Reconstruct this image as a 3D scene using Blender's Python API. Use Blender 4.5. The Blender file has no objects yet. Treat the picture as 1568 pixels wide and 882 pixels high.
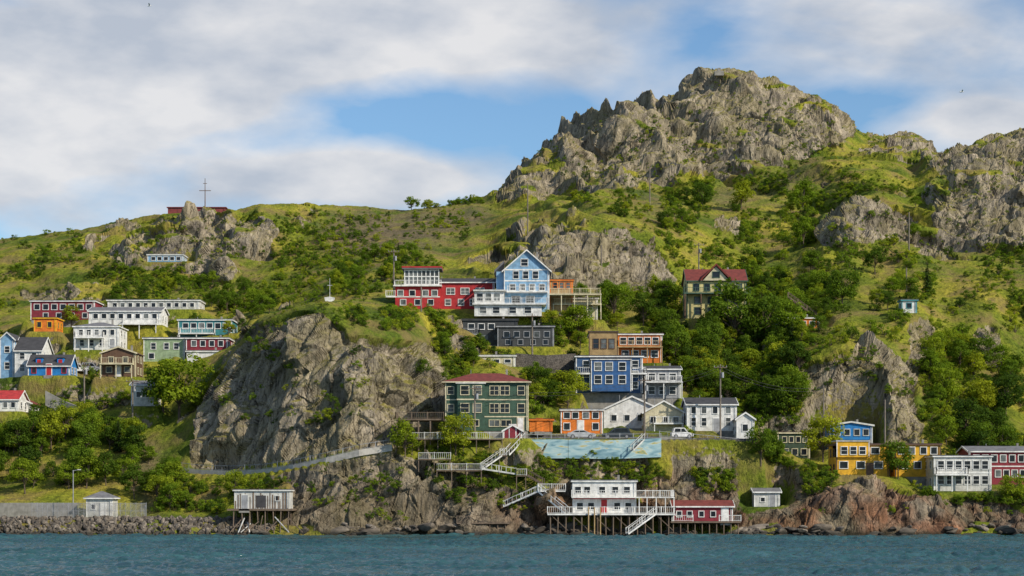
import bpy, math, random
import numpy as np
from mathutils import Vector, Matrix
random.seed(7); rng=np.random.default_rng(7)
F=3000.0; VH=760.0; CH=6.0
def PX(u,y): return (u-784.0)*y/F
def PZ(v,y): return CH+(VH-v)*y/F
scene=bpy.context.scene
scene.view_settings.view_transform='Standard'; scene.view_settings.look='None'; scene.view_settings.exposure=0
# ---------------- noise ----------------
def _h(ix,iy,iz,s):
    n=(ix*374761393+iy*668265263+iz*1274126177+s*974634777)&0xffffffff
    n=((n^(n>>13))*1274126177)&0xffffffff
    n=n^(n>>16)
    return n/4294967295.0
def vnoise(x,y,z,s=0):
    fx=np.floor(x);fy=np.floor(y);fz=np.floor(z)
    ix=fx.astype(np.int64);iy=fy.astype(np.int64);iz=fz.astype(np.int64)
    x=x-fx;y=y-fy;z=z-fz
    x=x*x*(3-2*x);y=y*y*(3-2*y);z=z*z*(3-2*z)
    r=0
    for a in (0,1):
        for b in (0,1):
            for c in (0,1):
                r=r+_h(ix+a,iy+b,iz+c,s)*(x if a else 1-x)*(y if b else 1-y)*(z if c else 1-z)
    return r
def fbm(x,y,z,o=4,s=0):
    r=0;a=1.0;t=0
    for i in range(o):
        r=r+a*vnoise(x,y,z,s+i*17);t+=a;a*=0.5;x=x*2.03;y=y*2.03;z=z*2.03
    return r/t
def facets(x,y,z,s=0,tilt=1.0,bw=0.14):
    fx=np.floor(x).astype(np.int64);fy=np.floor(y).astype(np.int64);fz=np.floor(z).astype(np.int64)
    f1=np.full(x.shape,9.0);f2=np.full(x.shape,9.0);v1=np.zeros(x.shape);v2=np.zeros(x.shape)
    for a in (-1,0,1):
        for b in (-1,0,1):
            for c in (-1,0,1):
                i=fx+a;j=fy+b;k=fz+c
                h1=_h(i,j,k,s+1);h2=_h(i,j,k,s+2);h3=_h(i,j,k,s+3)
                dx=i+h1-x;dy=j+h2-y;dz=k+h3-z
                d=dx*dx+dy*dy+dz*dz
                h4=_h(i,j,k,s+4)
                val=(h4-0.5)+tilt*(dx*(h2*2-1)+dy*(h3*2-1)+dz*(h4*2-1))
                m=d<f1;m2=(~m)&(d<f2)
                v2=np.where(m,v1,np.where(m2,val,v2));f2=np.where(m,f1,np.where(m2,d,f2))
                v1=np.where(m,val,v1);f1=np.where(m,d,f1)
    e=np.sqrt(f2)-np.sqrt(f1);t=np.clip(e/bw,0,1);t=0.5+0.5*t*t*(3-2*t)
    return v1*t+v2*(1-t),e
def sstep(a,b,x):
    t=np.clip((x-a)/(b-a),0,1);return t*t*(3-2*t)
# ---------------- node helpers ----------------
def newmat(name):
    m=bpy.data.materials.new(name);m.use_nodes=True
    nt=m.node_tree;nt.nodes.clear()
    o=nt.nodes.new('ShaderNodeOutputMaterial');p=nt.nodes.new('ShaderNodeBsdfPrincipled')
    nt.links.new(p.outputs[0],o.inputs[0])
    return m,nt,p,o
def N(nt,t,**k):
    n=nt.nodes.new(t)
    for a,b in k.items():
        if a in n.inputs.keys(): n.inputs[a].default_value=b
        else: setattr(n,a,b)
    return n
def L(nt,a,b): nt.links.new(a,b)
def ramp(nt,fac,stops):
    r=nt.nodes.new('ShaderNodeValToRGB');e=r.color_ramp.elements
    while len(e)<len(stops): e.new(0.5)
    for i,(p,c) in enumerate(stops):
        e[i].position=p;e[i].color=(c[0],c[1],c[2],1)
    L(nt,fac,r.inputs[0]);return r.outputs[0]
def mixc(nt,f,a,b,mode='MIX'):
    m=nt.nodes.new('ShaderNodeMix');m.data_type='RGBA';m.blend_type=mode
    for s,v in ((m.inputs[0],f),(m.inputs[6],a),(m.inputs[7],b)):
        if isinstance(v,(int,float)): s.default_value=v
        elif isinstance(v,tuple): s.default_value=(v[0],v[1],v[2],1)
        else: L(nt,v,s)
    return m.outputs[2]
def mathn(nt,op,a,b=None,c=None):
    m=nt.nodes.new('ShaderNodeMath');m.operation=op
    for s,v in zip(m.inputs,(a,b,c)):
        if v is None: continue
        if isinstance(v,(int,float)): s.default_value=v
        else: L(nt,v,s)
    return m.outputs[0]
MATS={}
def paint(key,col,kind='clap',rough=0.7):
    if key in MATS: return MATS[key]
    m,nt,p,o=newmat(key)
    tc=N(nt,'ShaderNodeTexCoord')
    n1=N(nt,'ShaderNodeTexNoise',Scale=1.3,Detail=6.0)
    L(nt,tc.outputs['Object'],n1.inputs['Vector'])
    mp=N(nt,'ShaderNodeMapping');mp.inputs['Scale'].default_value=(6,6,0.6);L(nt,tc.outputs['Object'],mp.inputs[0])
    n2=N(nt,'ShaderNodeTexNoise',Scale=1.0,Detail=4.0);L(nt,mp.outputs[0],n2.inputs['Vector'])
    d=tuple(c*0.72 for c in col);b=tuple(min(1,c*1.08) for c in col)
    c=ramp(nt,n1.outputs[0],[(0.35,d),(0.6,b)])
    c=mixc(nt,0.25,c,ramp(nt,n2.outputs[0],[(0.3,(0.5,0.48,0.44)),(0.65,(1,1,1))]),'MULTIPLY')
    if kind=='clap':
        sx=N(nt,'ShaderNodeSeparateXYZ');L(nt,tc.outputs['Object'],sx.inputs[0])
        f=mathn(nt,'FRACT',mathn(nt,'MULTIPLY',sx.outputs[2],5.0))
        g=mathn(nt,'LESS_THAN',f,0.14)
        c=mixc(nt,mathn(nt,'MULTIPLY',g,0.35),c,(0.02,0.02,0.02))
        bp=N(nt,'ShaderNodeBump',Strength=0.6,Distance=0.03);L(nt,f,bp.inputs['Height']);L(nt,bp.outputs[0],p.inputs['Normal'])
    if kind=='stone':
        v=N(nt,'ShaderNodeTexVoronoi',feature='DISTANCE_TO_EDGE',Scale=2.6);L(nt,tc.outputs['Object'],v.inputs['Vector'])
        c=mixc(nt,1.0,c,ramp(nt,v.outputs['Distance'],[(0.02,(0.3,0.3,0.3)),(0.12,(1,1,1))]),'MULTIPLY')
    L(nt,c,p.inputs['Base Color']);p.inputs['Roughness'].default_value=rough
    MATS[key]=m;return m
def glassmat(key,col,rough=0.08):
    if key in MATS: return MATS[key]
    m,nt,p,o=newmat(key)
    tc=N(nt,'ShaderNodeTexCoord');n1=N(nt,'ShaderNodeTexNoise',Scale=0.8,Detail=2.0);L(nt,tc.outputs['Object'],n1.inputs['Vector'])
    L(nt,ramp(nt,n1.outputs[0],[(0.35,tuple(c*0.5 for c in col)),(0.65,tuple(c*1.6 for c in col))]),p.inputs['Base Color'])
    p.inputs['Roughness'].default_value=rough;p.inputs['Specular IOR Level'].default_value=0.3
    MATS[key]=m;return m
COL=dict(white=(0.76,0.76,0.74),offwhite=(0.6,0.6,0.57),cream=(0.62,0.56,0.38),red=(0.45,0.02,0.025),maroon=(0.24,0.02,0.035),
 blue=(0.025,0.11,0.3),ltblue=(0.22,0.41,0.62),brblue=(0.01,0.2,0.55),navy=(0.035,0.09,0.2),teal=(0.04,0.23,0.26),green=(0.045,0.1,0.068),ltgreen=(0.3,0.4,0.24),
 charcoal=(0.05,0.055,0.06),orange=(0.75,0.2,0.02),yellow=(0.78,0.43,0.02),brown=(0.13,0.07,0.04),grey=(0.3,0.31,0.33),dkgreen=(0.04,0.075,0.045),tan=(0.4,0.27,0.12),ltyellow=(0.6,0.53,0.24),dullred=(0.22,0.04,0.04))
def W(k): return paint('siding_'+k,COL[k],'clap')
def T(k): return paint('painted_'+k,COL[k],'plain',0.6)
def wood(): return paint('weathered_wood',(0.17,0.125,0.09),'plain',0.9)
def concrete(): return paint('concrete',(0.27,0.26,0.24),'plain',0.95)
RF=dict(dark=(0.05,0.05,0.055),redroof=(0.17,0.033,0.026),greyr=(0.16,0.16,0.17),brownr=(0.09,0.055,0.045),red=(0.4,0.03,0.03),dullred=(0.2,0.04,0.04))
def R(k): return paint('roof_'+k,RF[k],'plain',0.9)
GL=lambda: glassmat('window_glass',(0.012,0.016,0.022),0.12); GL2=lambda: glassmat('curtained_glass',(0.1,0.11,0.11),0.3)
# ---------------- mesh builder ----------------
class B:
    def __init__(s): s.p={}
    def _g(s,part,mat):
        k=(part,mat.name)
        if k not in s.p: s.p[k]=([],[],mat)
        return s.p[k]
    def poly(s,part,mat,vs,fs):
        v,f,_=s._g(part,mat);n=len(v);v+= [tuple(q) for q in vs];f+=[tuple(n+i for i in q) for q in fs]
    def box(s,part,mat,x0,x1,y0,y1,z0,z1):
        s.poly(part,mat,[(x0,y0,z0),(x1,y0,z0),(x1,y1,z0),(x0,y1,z0),(x0,y0,z1),(x1,y0,z1),(x1,y1,z1),(x0,y1,z1)],
         [(3,2,1,0),(4,5,6,7),(0,1,5,4),(1,2,6,5),(2,3,7,6),(3,0,4,7)])
    def beam(s,part,mat,p,q,w=0.1,h=None,n=4,w2=None):
        p=Vector(p);q=Vector(q);d=(q-p)
        if d.length<1e-6:return
        d.normalize();up=Vector((0,0,1)) if abs(d.z)<0.95 else Vector((0,1,0))
        a=d.cross(up).normalized();b=a.cross(d).normalized()
        h=h or w;w2=w if w2 is None else w2
        vs=[];r2=w2/w
        for (c,r) in ((p,1),(q,r2)):
            for i in range(n):
                t=(i+0.5)/n*2*math.pi
                k=0.7071 if n==4 else 0.5
                vs.append(c+a*math.cos(t)*w*k*r+b*math.sin(t)*h*k*r)
        fs=[(i,(i+1)%n,n+(i+1)%n,n+i) for i in range(n)]+[tuple(range(n-1,-1,-1)),tuple(range(n,2*n))]
        s.poly(part,mat,vs,fs)
    def extr(s,part,mat,prof,axis,a,b):
        n=len(prof)
        if axis=='y': vs=[(x,a,z) for x,z in prof]+[(x,b,z) for x,z in prof]
        else: vs=[(a,x,z) for x,z in prof]+[(b,x,z) for x,z in prof]
        fs=[(i,(i+1)%n,n+(i+1)%n,n+i) for i in range(n)]+[tuple(range(n-1,-1,-1)),tuple(range(n,2*n))]
        s.poly(part,mat,vs,fs)
    def rail(s,part,mat,p,q,h=1.0,sp=0.3,post=2.0):
        p=Vector(p);q=Vector(q);Ln=(q-p).length
        s.beam(part,mat,p+Vector((0,0,h)),q+Vector((0,0,h)),0.09,0.07)
        s.beam(part,mat,p+Vector((0,0,0.12)),q+Vector((0,0,0.12)),0.05)
        n=max(1,int(Ln/sp))
        for i in range(1,n):
            c=p.lerp(q,i/n);s.beam(part,mat,c+Vector((0,0,0.15)),c+Vector((0,0,h-0.04)),0.04)
        n=max(1,int(Ln/post))
        for i in range(n+1):
            c=p.lerp(q,i/n);s.beam(part,mat,c,c+Vector((0,0,h+0.1)),0.11)
    def stairs(s,mat,p,q,w=1.1,part='stairs'):
        p=Vector(p);q=Vector(q);n=max(3,int(abs(q.z-p.z)/0.19))
        d=Vector((q.x-p.x,q.y-p.y,0));d.normalize();sd=Vector((-d.y,d.x,0))*w/2
        for sg in (-1,1):
            s.beam(part,mat,p+sd*sg,q+sd*sg,0.06,0.2)
            s.rail('stair_rail',mat,p+sd*sg,q+sd*sg,0.9,0.7,2.1)
        for i in range(n):
            c=p.lerp(q,(i+0.5)/n);s.beam(part,wood(),c-sd*0.95,c+sd*0.95,0.26,0.05)
    def make(s,name,loc=(0,0,0),yaw=0,smooth=False):
        e=bpy.data.objects.new(name,None);scene.collection.objects.link(e);e.empty_display_size=0.5
        e.location=loc;e.rotation_euler=(0,0,yaw)
        for (part,_),(v,f,mat) in s.p.items():
            me=bpy.data.meshes.new(part);me.from_pydata(v,[],f);me.materials.append(mat);me.update()
            o=bpy.data.objects.new(part,me);scene.collection.objects.link(o);o.parent=e
        return e
# ---------------- terrain ----------------
COLS={
0:[(300,822),(304,796),(312,793),(313,770),(330,740),(345,690),(360,640),(372,610),(385,585),(400,545),(420,500),(450,460),(480,420),(510,385),(540,366),(600,400)],
100:[(300,822),(304,796),(312,793),(314,770),(330,725),(345,665),(360,630),(368,585),(385,570),(400,525),(420,490),(450,445),(480,400),(510,375),(540,354),(600,400)],
200:[(300,822),(304,796),(312,793),(316,775),(328,730),(338,690),(348,655),(360,612),(372,590),(385,560),(400,520),(420,485),(450,440),(480,385),(510,350),(530,335),(600,380)],
260:[(300,822),(304,797),(312,785),(328,725),(332,715),(340,670),(350,640),(362,605),(376,565),(400,510),(430,470),(460,430),(480,380),(500,345),(520,327),(600,370)],
300:[(300,822),(304,798),(311,788),(325,724),(329,718),(332,680),(338,645),(345,620),(356,595),(372,550),(400,500),(430,465),(460,425),(480,370),(500,335),(520,322),(600,370)],
350:[(300,822),(304,800),(310,782),(322,724),(327,717),(330,660),(336,580),(342,545),(352,538),(366,540),(400,500),(430,460),(460,410),(480,350),(500,335),(520,320),(600,370)],
400:[(300,822),(304,800),(309,770),(317,724),(321,717),(324,650),(330,560),(338,490),(346,478),(358,500),(380,500),(430,455),(470,400),(490,335),(520,313),(600,360)],
450:[(300,822),(303,800),(307,750),(312,718),(316,711),(319,650),(324,560),(332,480),(341,468),(353,490),(400,480),(440,440),(480,380),(510,330),(530,310),(600,350)],
500:[(300,822),(303,795),(306,740),(309,707),(312,701),(315,650),(320,560),(327,475),(336,460),(345,462),(365,470),(400,450),(440,420),(480,370),(520,330),(540,314),(620,340)],
545:[(300,822),(302,800),(305,740),(307.5,697),(310.5,692),(312,640),(315.5,580),(320,525),(326,500),(333,482),(342,464),(352,462),(380,462),(400,445),(440,415),(480,370),(520,335),(560,318),(650,340)],
600:[(300,822),(302,790),(305,720),(308,690),(312,684),(316,620),(321,560),(327,515),(334,490),(344,476),(358,470),(375,468),(400,440),(440,405),(480,370),(520,340),(560,320),(650,340)],
650:[(300,822),(302,790),(306,725),(310,690),(316,665),(324,600),(330,545),(336,522),(343,495),(352,480),(370,475),(385,470),(420,420),(460,385),(500,350),(540,325),(560,320),(650,330)],
690:[(300,822),(303,770),(306,730),(309,690),(312,660),(324,655),(332,600),(338,560),(345,520),(354,495),(372,478),(385,470),(410,430),(450,400),(500,350),(550,318),(650,320)],
750:[(300,822),(303,780),(306,735),(309,690),(312,662),(325,655),(330,590),(337,560),(345,540),(355,520),(366,500),(372,480),(388,472),(405,420),(430,395),(470,370),(520,330),(560,300),(590,290),(680,310)],
820:[(300,822),(303,800),(305,750),(308,720),(310,706),(311,671),(324,665),(330,640),(338,600),(345,575),(355,560),(362,530),(368,505),(374,480),(388,475),(400,440),(420,385),(440,360),(460,340),(500,310),(560,265),(590,235),(610,225),(720,260)],
870:[(300,822),(303,805),(306,760),(310,706),(311,672),(325,668),(330,640),(340,615),(350,590),(362,545),(372,500),(385,478),(400,450),(415,400),(425,360),(432,325),(445,318),(470,315),(520,295),(560,270),(585,230),(600,190),(620,178),(720,220)],
930:[(300,822),(304,812),(308,785),(310,740),(311,706),(312,672),(325,668),(330,655),(338,625),(350,600),(362,565),(372,525),(390,490),(405,460),(418,400),(428,350),(440,335),(460,325),(500,300),(550,280),(580,240),(610,170),(625,158),(720,200)],
1000:[(300,822),(304,812),(308,790),(310,735),(311.5,704),(313,674),(316,668),(326,662),(335,640),(345,610),(355,585),(370,545),(385,510),(400,470),(415,440),(425,400),(435,362),(450,345),(480,325),(520,300),(560,280),(590,240),(620,170),(640,143),(720,190)],
1050:[(300,822),(304,812),(308,790),(311,730),(314,680),(326,664),(335,650),(350,610),(365,560),(380,510),(393,487),(410,470),(425,430),(440,385),(460,350),(500,320),(540,295),(580,265),(610,200),(640,128),(655,124),(740,180)],
1100:[(300,822),(304,812),(308,790),(311,720),(314,685),(326,665),(340,640),(355,600),(370,550),(385,500),(393,487),(410,470),(430,440),(450,390),(480,350),(510,325),(550,300),(590,260),(620,190),(650,112),(662,105),(740,160)],
1160:[(300,822),(304,808),(308,780),(311,720),(314,690),(330,665),(345,635),(360,600),(375,560),(390,520),(410,480),(430,450),(460,400),(490,350),(530,310),(570,280),(600,240),(630,170),(660,110),(680,108),(750,150)],
1220:[(300,822),(303,790),(307,740),(312,710),(330,700),(337,670),(344,620),(350,560),(356,535),(368,510),(390,490),(420,460),(450,400),(480,360),(520,320),(560,290),(600,250),(640,180),(665,125),(680,123),(750,160)],
1290:[(300,822),(302,780),(305,745),(310,728),(322,725),(334,680),(338,620),(343,550),(350,522),(365,500),(385,470),(410,430),(430,390),(440,355),(450,320),(500,300),(560,270),(620,230),(660,190),(680,180),(760,210)],
1350:[(300,822),(302,785),(305,750),(310,728),(324,722),(333,680),(336,610),(341,560),(348,535),(366,500),(390,465),(415,430),(435,390),(450,350),(460,315),(500,290),(560,260),(640,225),(700,203),(780,230)],
1400:[(300,822),(302,800),(305,760),(310,745),(322,735),(332,680),(342,620),(352,560),(362,510),(372,480),(390,460),(415,420),(440,385),(460,340),(480,320),(520,290),(580,262),(640,235),(710,207),(780,240)],
1450:[(300,822),(302,800),(306,770),(310,752),(322,745),(332,700),(345,640),(360,580),(375,520),(390,480),(415,430),(440,400),(455,370),(470,300),(485,270),(520,262),(560,255),(600,235),(620,230),(700,240)],
1510:[(300,822),(303,800),(306,775),(310,752),(322,748),(335,700),(350,640),(365,580),(380,500),(395,450),(420,420),(445,390),(460,340),(475,275),(490,262),(540,255),(590,215),(610,211),(700,240)],
1568:[(300,822),(303,790),(306,770),(312,750),(322,745),(340,700),(360,620),(380,540),(400,450),(420,410),(445,385),(460,340),(480,290),(540,265),(590,200),(610,195),(700,220)],
}
SKY=[(-300,372),(0,366),(30,363),(70,358),(110,352),(150,347),(175,340),(200,336),(230,330),(255,327),(345,323),(370,318),(400,312),(440,312),(470,310),(495,314),(560,316),(590,320),(620,322),(700,312),(740,300),(760,290),(778,275),(795,252),(815,242),(832,220),(846,212),(854,198),(866,180),(885,170),(915,164),(940,150),(965,147),(985,138),(1000,140),(1015,149),(1030,143),(1048,126),(1075,113),(1100,105),(1130,106),(1150,108),(1165,117),(1195,119),(1225,131),(1250,145),(1275,158),(1292,182),(1310,198),(1330,205),(1370,204),(1395,201),(1420,213),(1432,228),(1442,236),(1470,225),(1505,211),(1530,203),(1568,194),(1900,190)]
PATH=[(268,720,327),(300,724,325),(350,726,321.5),(400,724,317),(450,717,312.3),(500,706,309.3),(550,694,307.8),(600,686,308.3)]
DU=3.0;DY=0.4
UG=np.arange(-300,1900.1,DU);YG=np.arange(290,905.1,DY)
cu=sorted(COLS);base=[]
for c in cu:
    k=[(285,-6),(296,-2.5),(299.5,-0.5)]+[(y,PZ(v,y)) for y,v in COLS[c]]
    last=k[-1];k+= [(last[0]+140,last[1]*0.7),(1000,last[1]*0.5)]
    base.append(np.interp(YG,[a for a,_ in k],[b for _,b in k]))
base=np.array(base)
Z=np.empty((len(UG),len(YG)))
for j in range(len(YG)): Z[:,j]=np.interp(UG,cu,base[:,j])
def blur(A,ax,r,n=2):
    for _ in range(n):
        P=np.pad(A,[(r,r) if i==ax else (0,0) for i in range(2)],mode='edge')
        C=np.cumsum(P,axis=ax);C=np.concatenate([np.zeros_like(np.take(C,[0],ax)),C],axis=ax)
        w=2*r+1;n_=A.shape[ax]
        A=(np.take(C,range(w,w+n_),ax)-np.take(C,range(0,n_),ax))/w
    return A
Z=blur(blur(Z,1,1,2),0,4,2)
UU,YY=np.meshgrid(UG,YG,indexing='ij')
XX=PX(UU,YY)
MU=np.arange(-300,1900,2.0);MV=np.arange(50,840,2.0);MUU,MVV=np.meshgrid(MU,MV,indexing='ij')
def polymask(polys,bl=4):
    M=np.zeros(MUU.shape)
    for P in polys:
        ins=np.zeros(MUU.shape,bool);n=len(P)
        for i in range(n):
            x1,y1=P[i];x2,y2=P[(i+1)%n]
            if y1==y2: continue
            c=((y1>MVV)!=(y2>MVV))&(MUU<(x2-x1)*(MVV-y1)/(y2-y1)+x1)
            ins^=c
        M[ins]=1
    return blur(blur(M,0,bl),1,bl)
def smp(M,u,v):
    i=np.clip(((u+300)/2).astype(int),0,M.shape[0]-1);j=np.clip(((v-50)/2).astype(int),0,M.shape[1]-1)
    return M[i,j]
mountain=[(740,310),(780,250),(850,190),(870,165),(985,120),(1010,135),(1050,110),(1100,85),(1200,95),(1260,125),(1310,195),(1290,215),(1200,245),(1130,240),(1060,275),(990,285),(930,295),(900,290),(830,305)]
crag=[(680,410),(760,365),(830,335),(880,312),(920,340),(1000,365),(1045,430),(1020,450),(900,445),(840,440),(760,420)]
lefthill=[(120,360),(200,332),(300,322),(410,318),(425,360),(408,400),(335,438),(270,410),(200,412),(130,400)]
lh2=[(438,305),(492,308),(478,372),(450,375)]
lh3=[(20,430),(170,425),(170,465),(20,470)]
bluff=[(285,715),(300,650),(330,590),(360,530),(400,490),(440,470),(490,475),(530,490),(545,512),(600,512),(660,530),(692,590),(688,660),(600,690),(440,712)]
rr=[[(1245,370),(1290,305),(1400,300),(1400,365),(1330,375)],[(1430,330),(1470,262),(1580,250),(1580,380),(1500,372),(1440,355)],
 [(1225,670),(1228,560),(1290,525),(1350,520),(1405,560),(1410,690),(1300,680)],[(1480,565),(1495,445),(1518,450),(1540,560)],[(1310,245),(1325,190),(1435,190),(1440,245)],
 [(1430,270),(1440,215),(1590,170),(1590,250)],[(1395,400),(1410,370),(1500,370),(1500,400)],[(1375,480),(1420,475),(1430,560),(1400,590)],[(1090,330),(1135,325),(1130,365),(1095,360)]]
shore=[[(440,722),(600,690),(660,700),(760,735),(820,760),(870,800),(870,830),(300,830),(300,800),(430,790)],[(870,830),(870,805),(1030,800),(1040,690),(1090,690),(1160,750),(1200,740),(1280,735),(1400,740),(1440,760),(1900,775),(1900,830)],[(-300,830),(-300,800),(320,800),(320,830)]]
MROCK=polymask([mountain,crag,lefthill,lh2,lh3,bluff]+rr+shore,3)
MTERR=polymask([mountain,crag,lefthill,lh2,lh3,[(780,300),(1300,220),(1440,190),(1600,180),(1900,180),(1900,400),(1250,400),(1230,300)]],8)
MDIRT=polymask([[(490,335),(560,322),(740,318),(760,330),(700,360),(600,400),(500,395)],[(960,305),(1000,300),(1060,330),(1010,330)],[(1080,300),(1250,255),(1260,270),(1100,315)],[(205,670),(240,680),(240,790),(215,790)]],6)
MMT=polymask([mountain],6)
VV=VH-(Z-CH)*F/YY
tm=smp(MTERR,UU,VV)
Z=Z+tm*(fbm(XX/30,YY/30,0*XX,3,5)-0.5)*11*sstep(400,520,YY)
rg=1-np.abs(2*fbm((XX+YY*0.35)/30,YY/80,0*XX,2,61)-1)
Z=Z+smp(MMT,UU,VV)*(rg-0.75)*20
ph=fbm(XX/28,YY/28,0*XX+3,3,9)*3.2+XX*0.03
h=9.0
t=Z/h+ph;ft=np.floor(t);fr=t-ft
Zt=(ft+sstep(0.4,0.98,fr)-ph)*h
Z=Z*(1-0.85*tm)+Zt*0.85*tm
Z+= (fbm(XX/9,YY/9,0*XX,4,31)-0.5)*1.8*sstep(322,345,YY)
# true skyline of the ridge
des=np.interp(UG,[a for a,_ in SKY],[b for _,b in SKY])
sel=YG>480;Vt=VH-(Z[:,sel]-CH)*F/YG[sel]
cur=Vt.min(1);ysk=YG[sel][Vt.argmin(1)]
ker=np.ones(9)/9;cur=np.convolve(np.pad(cur,4,mode='edge'),ker,'valid');ysk=np.convolve(np.pad(ysk,12,mode='edge'),np.ones(25)/25,'valid')
wS=sstep(0,1,(YY-(ysk[:,None]-110))/105)
Z=Z+np.clip(cur-des,-40,40)[:,None]*YY/F*wS
PADW=np.zeros_like(Z)
def pad(x0,x1,y0,y1,z,fo=3.0):
    global Z,PADW
    dx=np.maximum(np.maximum(x0-XX,XX-x1),0);dy=np.maximum(np.maximum(y0-YY,YY-y1),0)
    w=1-sstep(0,1,np.sqrt(dx*dx+dy*dy)/fo)
    Z=Z*(1-w)+z*w;PADW=np.maximum(PADW,w)
for i in range(len(PATH)-1):
    for k in range(4):
        t_=k/4;u,v,y=[PATH[i][j]*(1-t_)+PATH[i+1][j]*t_ for j in range(3)]
        pad(PX(u,y)-0.9,PX(u,y)+0.9,y,y+2.0,PZ(v,y),1.2)
HQ=[]
def house(name,u0,u1,vb,vt,y,dep,wall,roof='flat',rh=0,rc='dark',trim='white',rows=(),yaw=0,door=None,fn=None,dopad=True,fd=3.0,corner=True,oh=0.3,side=True):
    HQ.append(dict(locals()))
    if dopad: pad(PX(u0,y)-0.8,PX(u1,y)+0.8,y-1.0,y+dep+0.5,PZ(vb,y),3.0)
def window(b,x,z,w,h,yf=0,side=None,trim='white',mul=1):
    tm_=T(trim);g=GL() if random.random()<0.78 else GL2();fw=0.11
    def bx(part,mat,x0,x1,d,z0,z1,d0=-0.02):
        if side is None: b.box(part,mat,x0,x1,yf-d,yf-d0,z0,z1)
        elif side=='r': b.box(part,mat,yf+d0,yf+d,x0,x1,z0,z1)
        else: b.box(part,mat,yf-d,yf-d0,x0,x1,z0,z1)
    bx('window_glass',g,x-w/2,x+w/2,0.015,z-h/2,z+h/2)
    bx('window_frames',tm_,x-w/2-fw,x-w/2,0.07,z-h/2,z+h/2);bx('window_frames',tm_,x+w/2,x+w/2+fw,0.07,z-h/2,z+h/2)
    bx('window_frames',tm_,x-w/2-fw,x+w/2+fw,0.09,z+h/2,z+h/2+fw);bx('window_frames',tm_,x-w/2-fw,x+w/2+fw,0.11,z-h/2-fw,z-h/2)
    n=max(1,int(round(w/0.9)))
    for i in range(1,n): bx('window_frames',tm_,x-w/2+w*i/n-0.035,x-w/2+w*i/n+0.035,0.05,z-h/2,z+h/2)
    if h>1.1: bx('window_frames',tm_,x-w/2,x+w/2,0.042,z-0.03,z+0.03)
def build_house(d):
    s=d['y']/F;uc=(d['u0']+d['u1'])/2;w=(d['u1']-d['u0'])*s/2;H=(d['vb']-d['vt'])*s;D=d['dep'];rh=d['rh']*s
    b=B();wm=W(d['wall']);tr=T(d['trim']);rm=R(d['rc']);oh=d['oh']
    b.box('walls',wm,-w,w,0,D,0,H)
    if d['fd']>0: b.box('foundation',concrete(),-w+0.06,w-0.06,0.06,D-0.06,-d['fd'],0.0)
    if d['corner']:
        for sx in (-1,1):
            for yy in (0,D):
                x0,x1=(-w-0.03,-w+0.14) if sx<0 else (w-0.14,w+0.03)
                y0,y1=(-0.03,0.14) if yy==0 else (D-0.14,D+0.03)
                b.box('corner_boards',tr,x0,x1,y0,y1,0.01,H-0.01)
    r=d['roof']
    if r=='flat':
        b.box('roof',rm,-w-oh,w+oh,-oh,D+oh,H+0.24,H+0.34)
        b.box('fascia',tr,-w-oh+0.04,w+oh-0.04,-oh+0.04,D+oh-0.04,H,H+0.24)
    elif r=='gable_f':
        th=0.2;k=rh/w
        b.extr('gable_wall',wm,[(-w,H),(w,H),(0,H+rh)],'y',0,D)
        prof=[(-w-oh,H-oh*k),(-w-oh,H-oh*k+th),(0,H+rh+th+0.02),(w+oh,H-oh*k+th),(w+oh,H-oh*k),(0,H+rh+0.02)]
        b.extr('roof',rm,prof,'y',-oh+0.05,D+oh)
        b.extr('barge_boards',tr,[(x,z-0.05 if i in(0,4,5) else z+0.03) for i,(x,z) in enumerate(prof)],'y',-oh-0.03,-oh+0.05)
    elif r=='gable_s':
        th=0.2;m=D/2;k=rh/m
        b.extr('gable_wall',wm,[(0,H),(D,H),(m,H+rh)],'x',-w,w)
        prof=[(-oh,H-oh*k),(-oh,H-oh*k+th),(m,H+rh+th+0.02),(D+oh,H-oh*k+th),(D+oh,H-oh*k),(m,H+rh+0.02)]
        b.extr('roof',rm,prof,'x',-w-oh+0.05,w+oh-0.05)
        for a,c in ((-w-oh-0.03,-w-oh+0.05),(w+oh-0.05,w+oh+0.03)):
            b.extr('barge_boards',tr,[(x,z-0.05 if i in(0,4,5) else z+0.03) for i,(x,z) in enumerate(prof)],'x',a,c)
        b.box('fascia',tr,-w-oh+0.06,w+oh-0.06,-oh-0.06,-oh,H-oh*k,H-oh*k+th)
    elif r=='hip':
        a=min(w,D/2)*0.95;o=oh
        vs=[(-w-o,-o,H),(w+o,-o,H),(w+o,D+o,H),(-w-o,D+o,H),(-w-o,-o,H+0.18),(w+o,-o,H+0.18),(w+o,D+o,H+0.18),(-w-o,D+o,H+0.18),(-w+a,D/2,H+rh),(w-a,D/2,H+rh)]
        b.poly('roof',rm,vs,[(4,5,9,8),(6,7,8,9),(5,6,9),(7,4,8)])
        b.poly('fascia',tr,vs[:8],[(0,1,5,4),(1,2,6,5),(2,3,7,6),(3,0,4,7),(3,2,1,0)])
    for row in d['rows']:
        v,us,pw,ph=row[:4];tw=row[4] if len(row)>4 else d['trim']
        if isinstance(us,tuple):
            us=[us[0]+(us[1]-us[0])*(i+0.5)/us[2] for i in range(us[2])]
        for u in us: window(b,(u-uc)*s,(d['vb']-v)*s,pw*s,ph*s,0,trim=tw)
    if d['side']:
        nst=max(1,int(round(H/2.8)))
        for st in range(nst):
            zc=(st+0.55)*H/nst
            for yy in ([D*0.5] if D<5 else [D*0.3,D*0.7]):
                window(b,yy,zc,1.0,1.15,w,'r',d['trim']);window(b,yy,zc,1.0,1.15,-w,'l',d['trim'])
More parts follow.
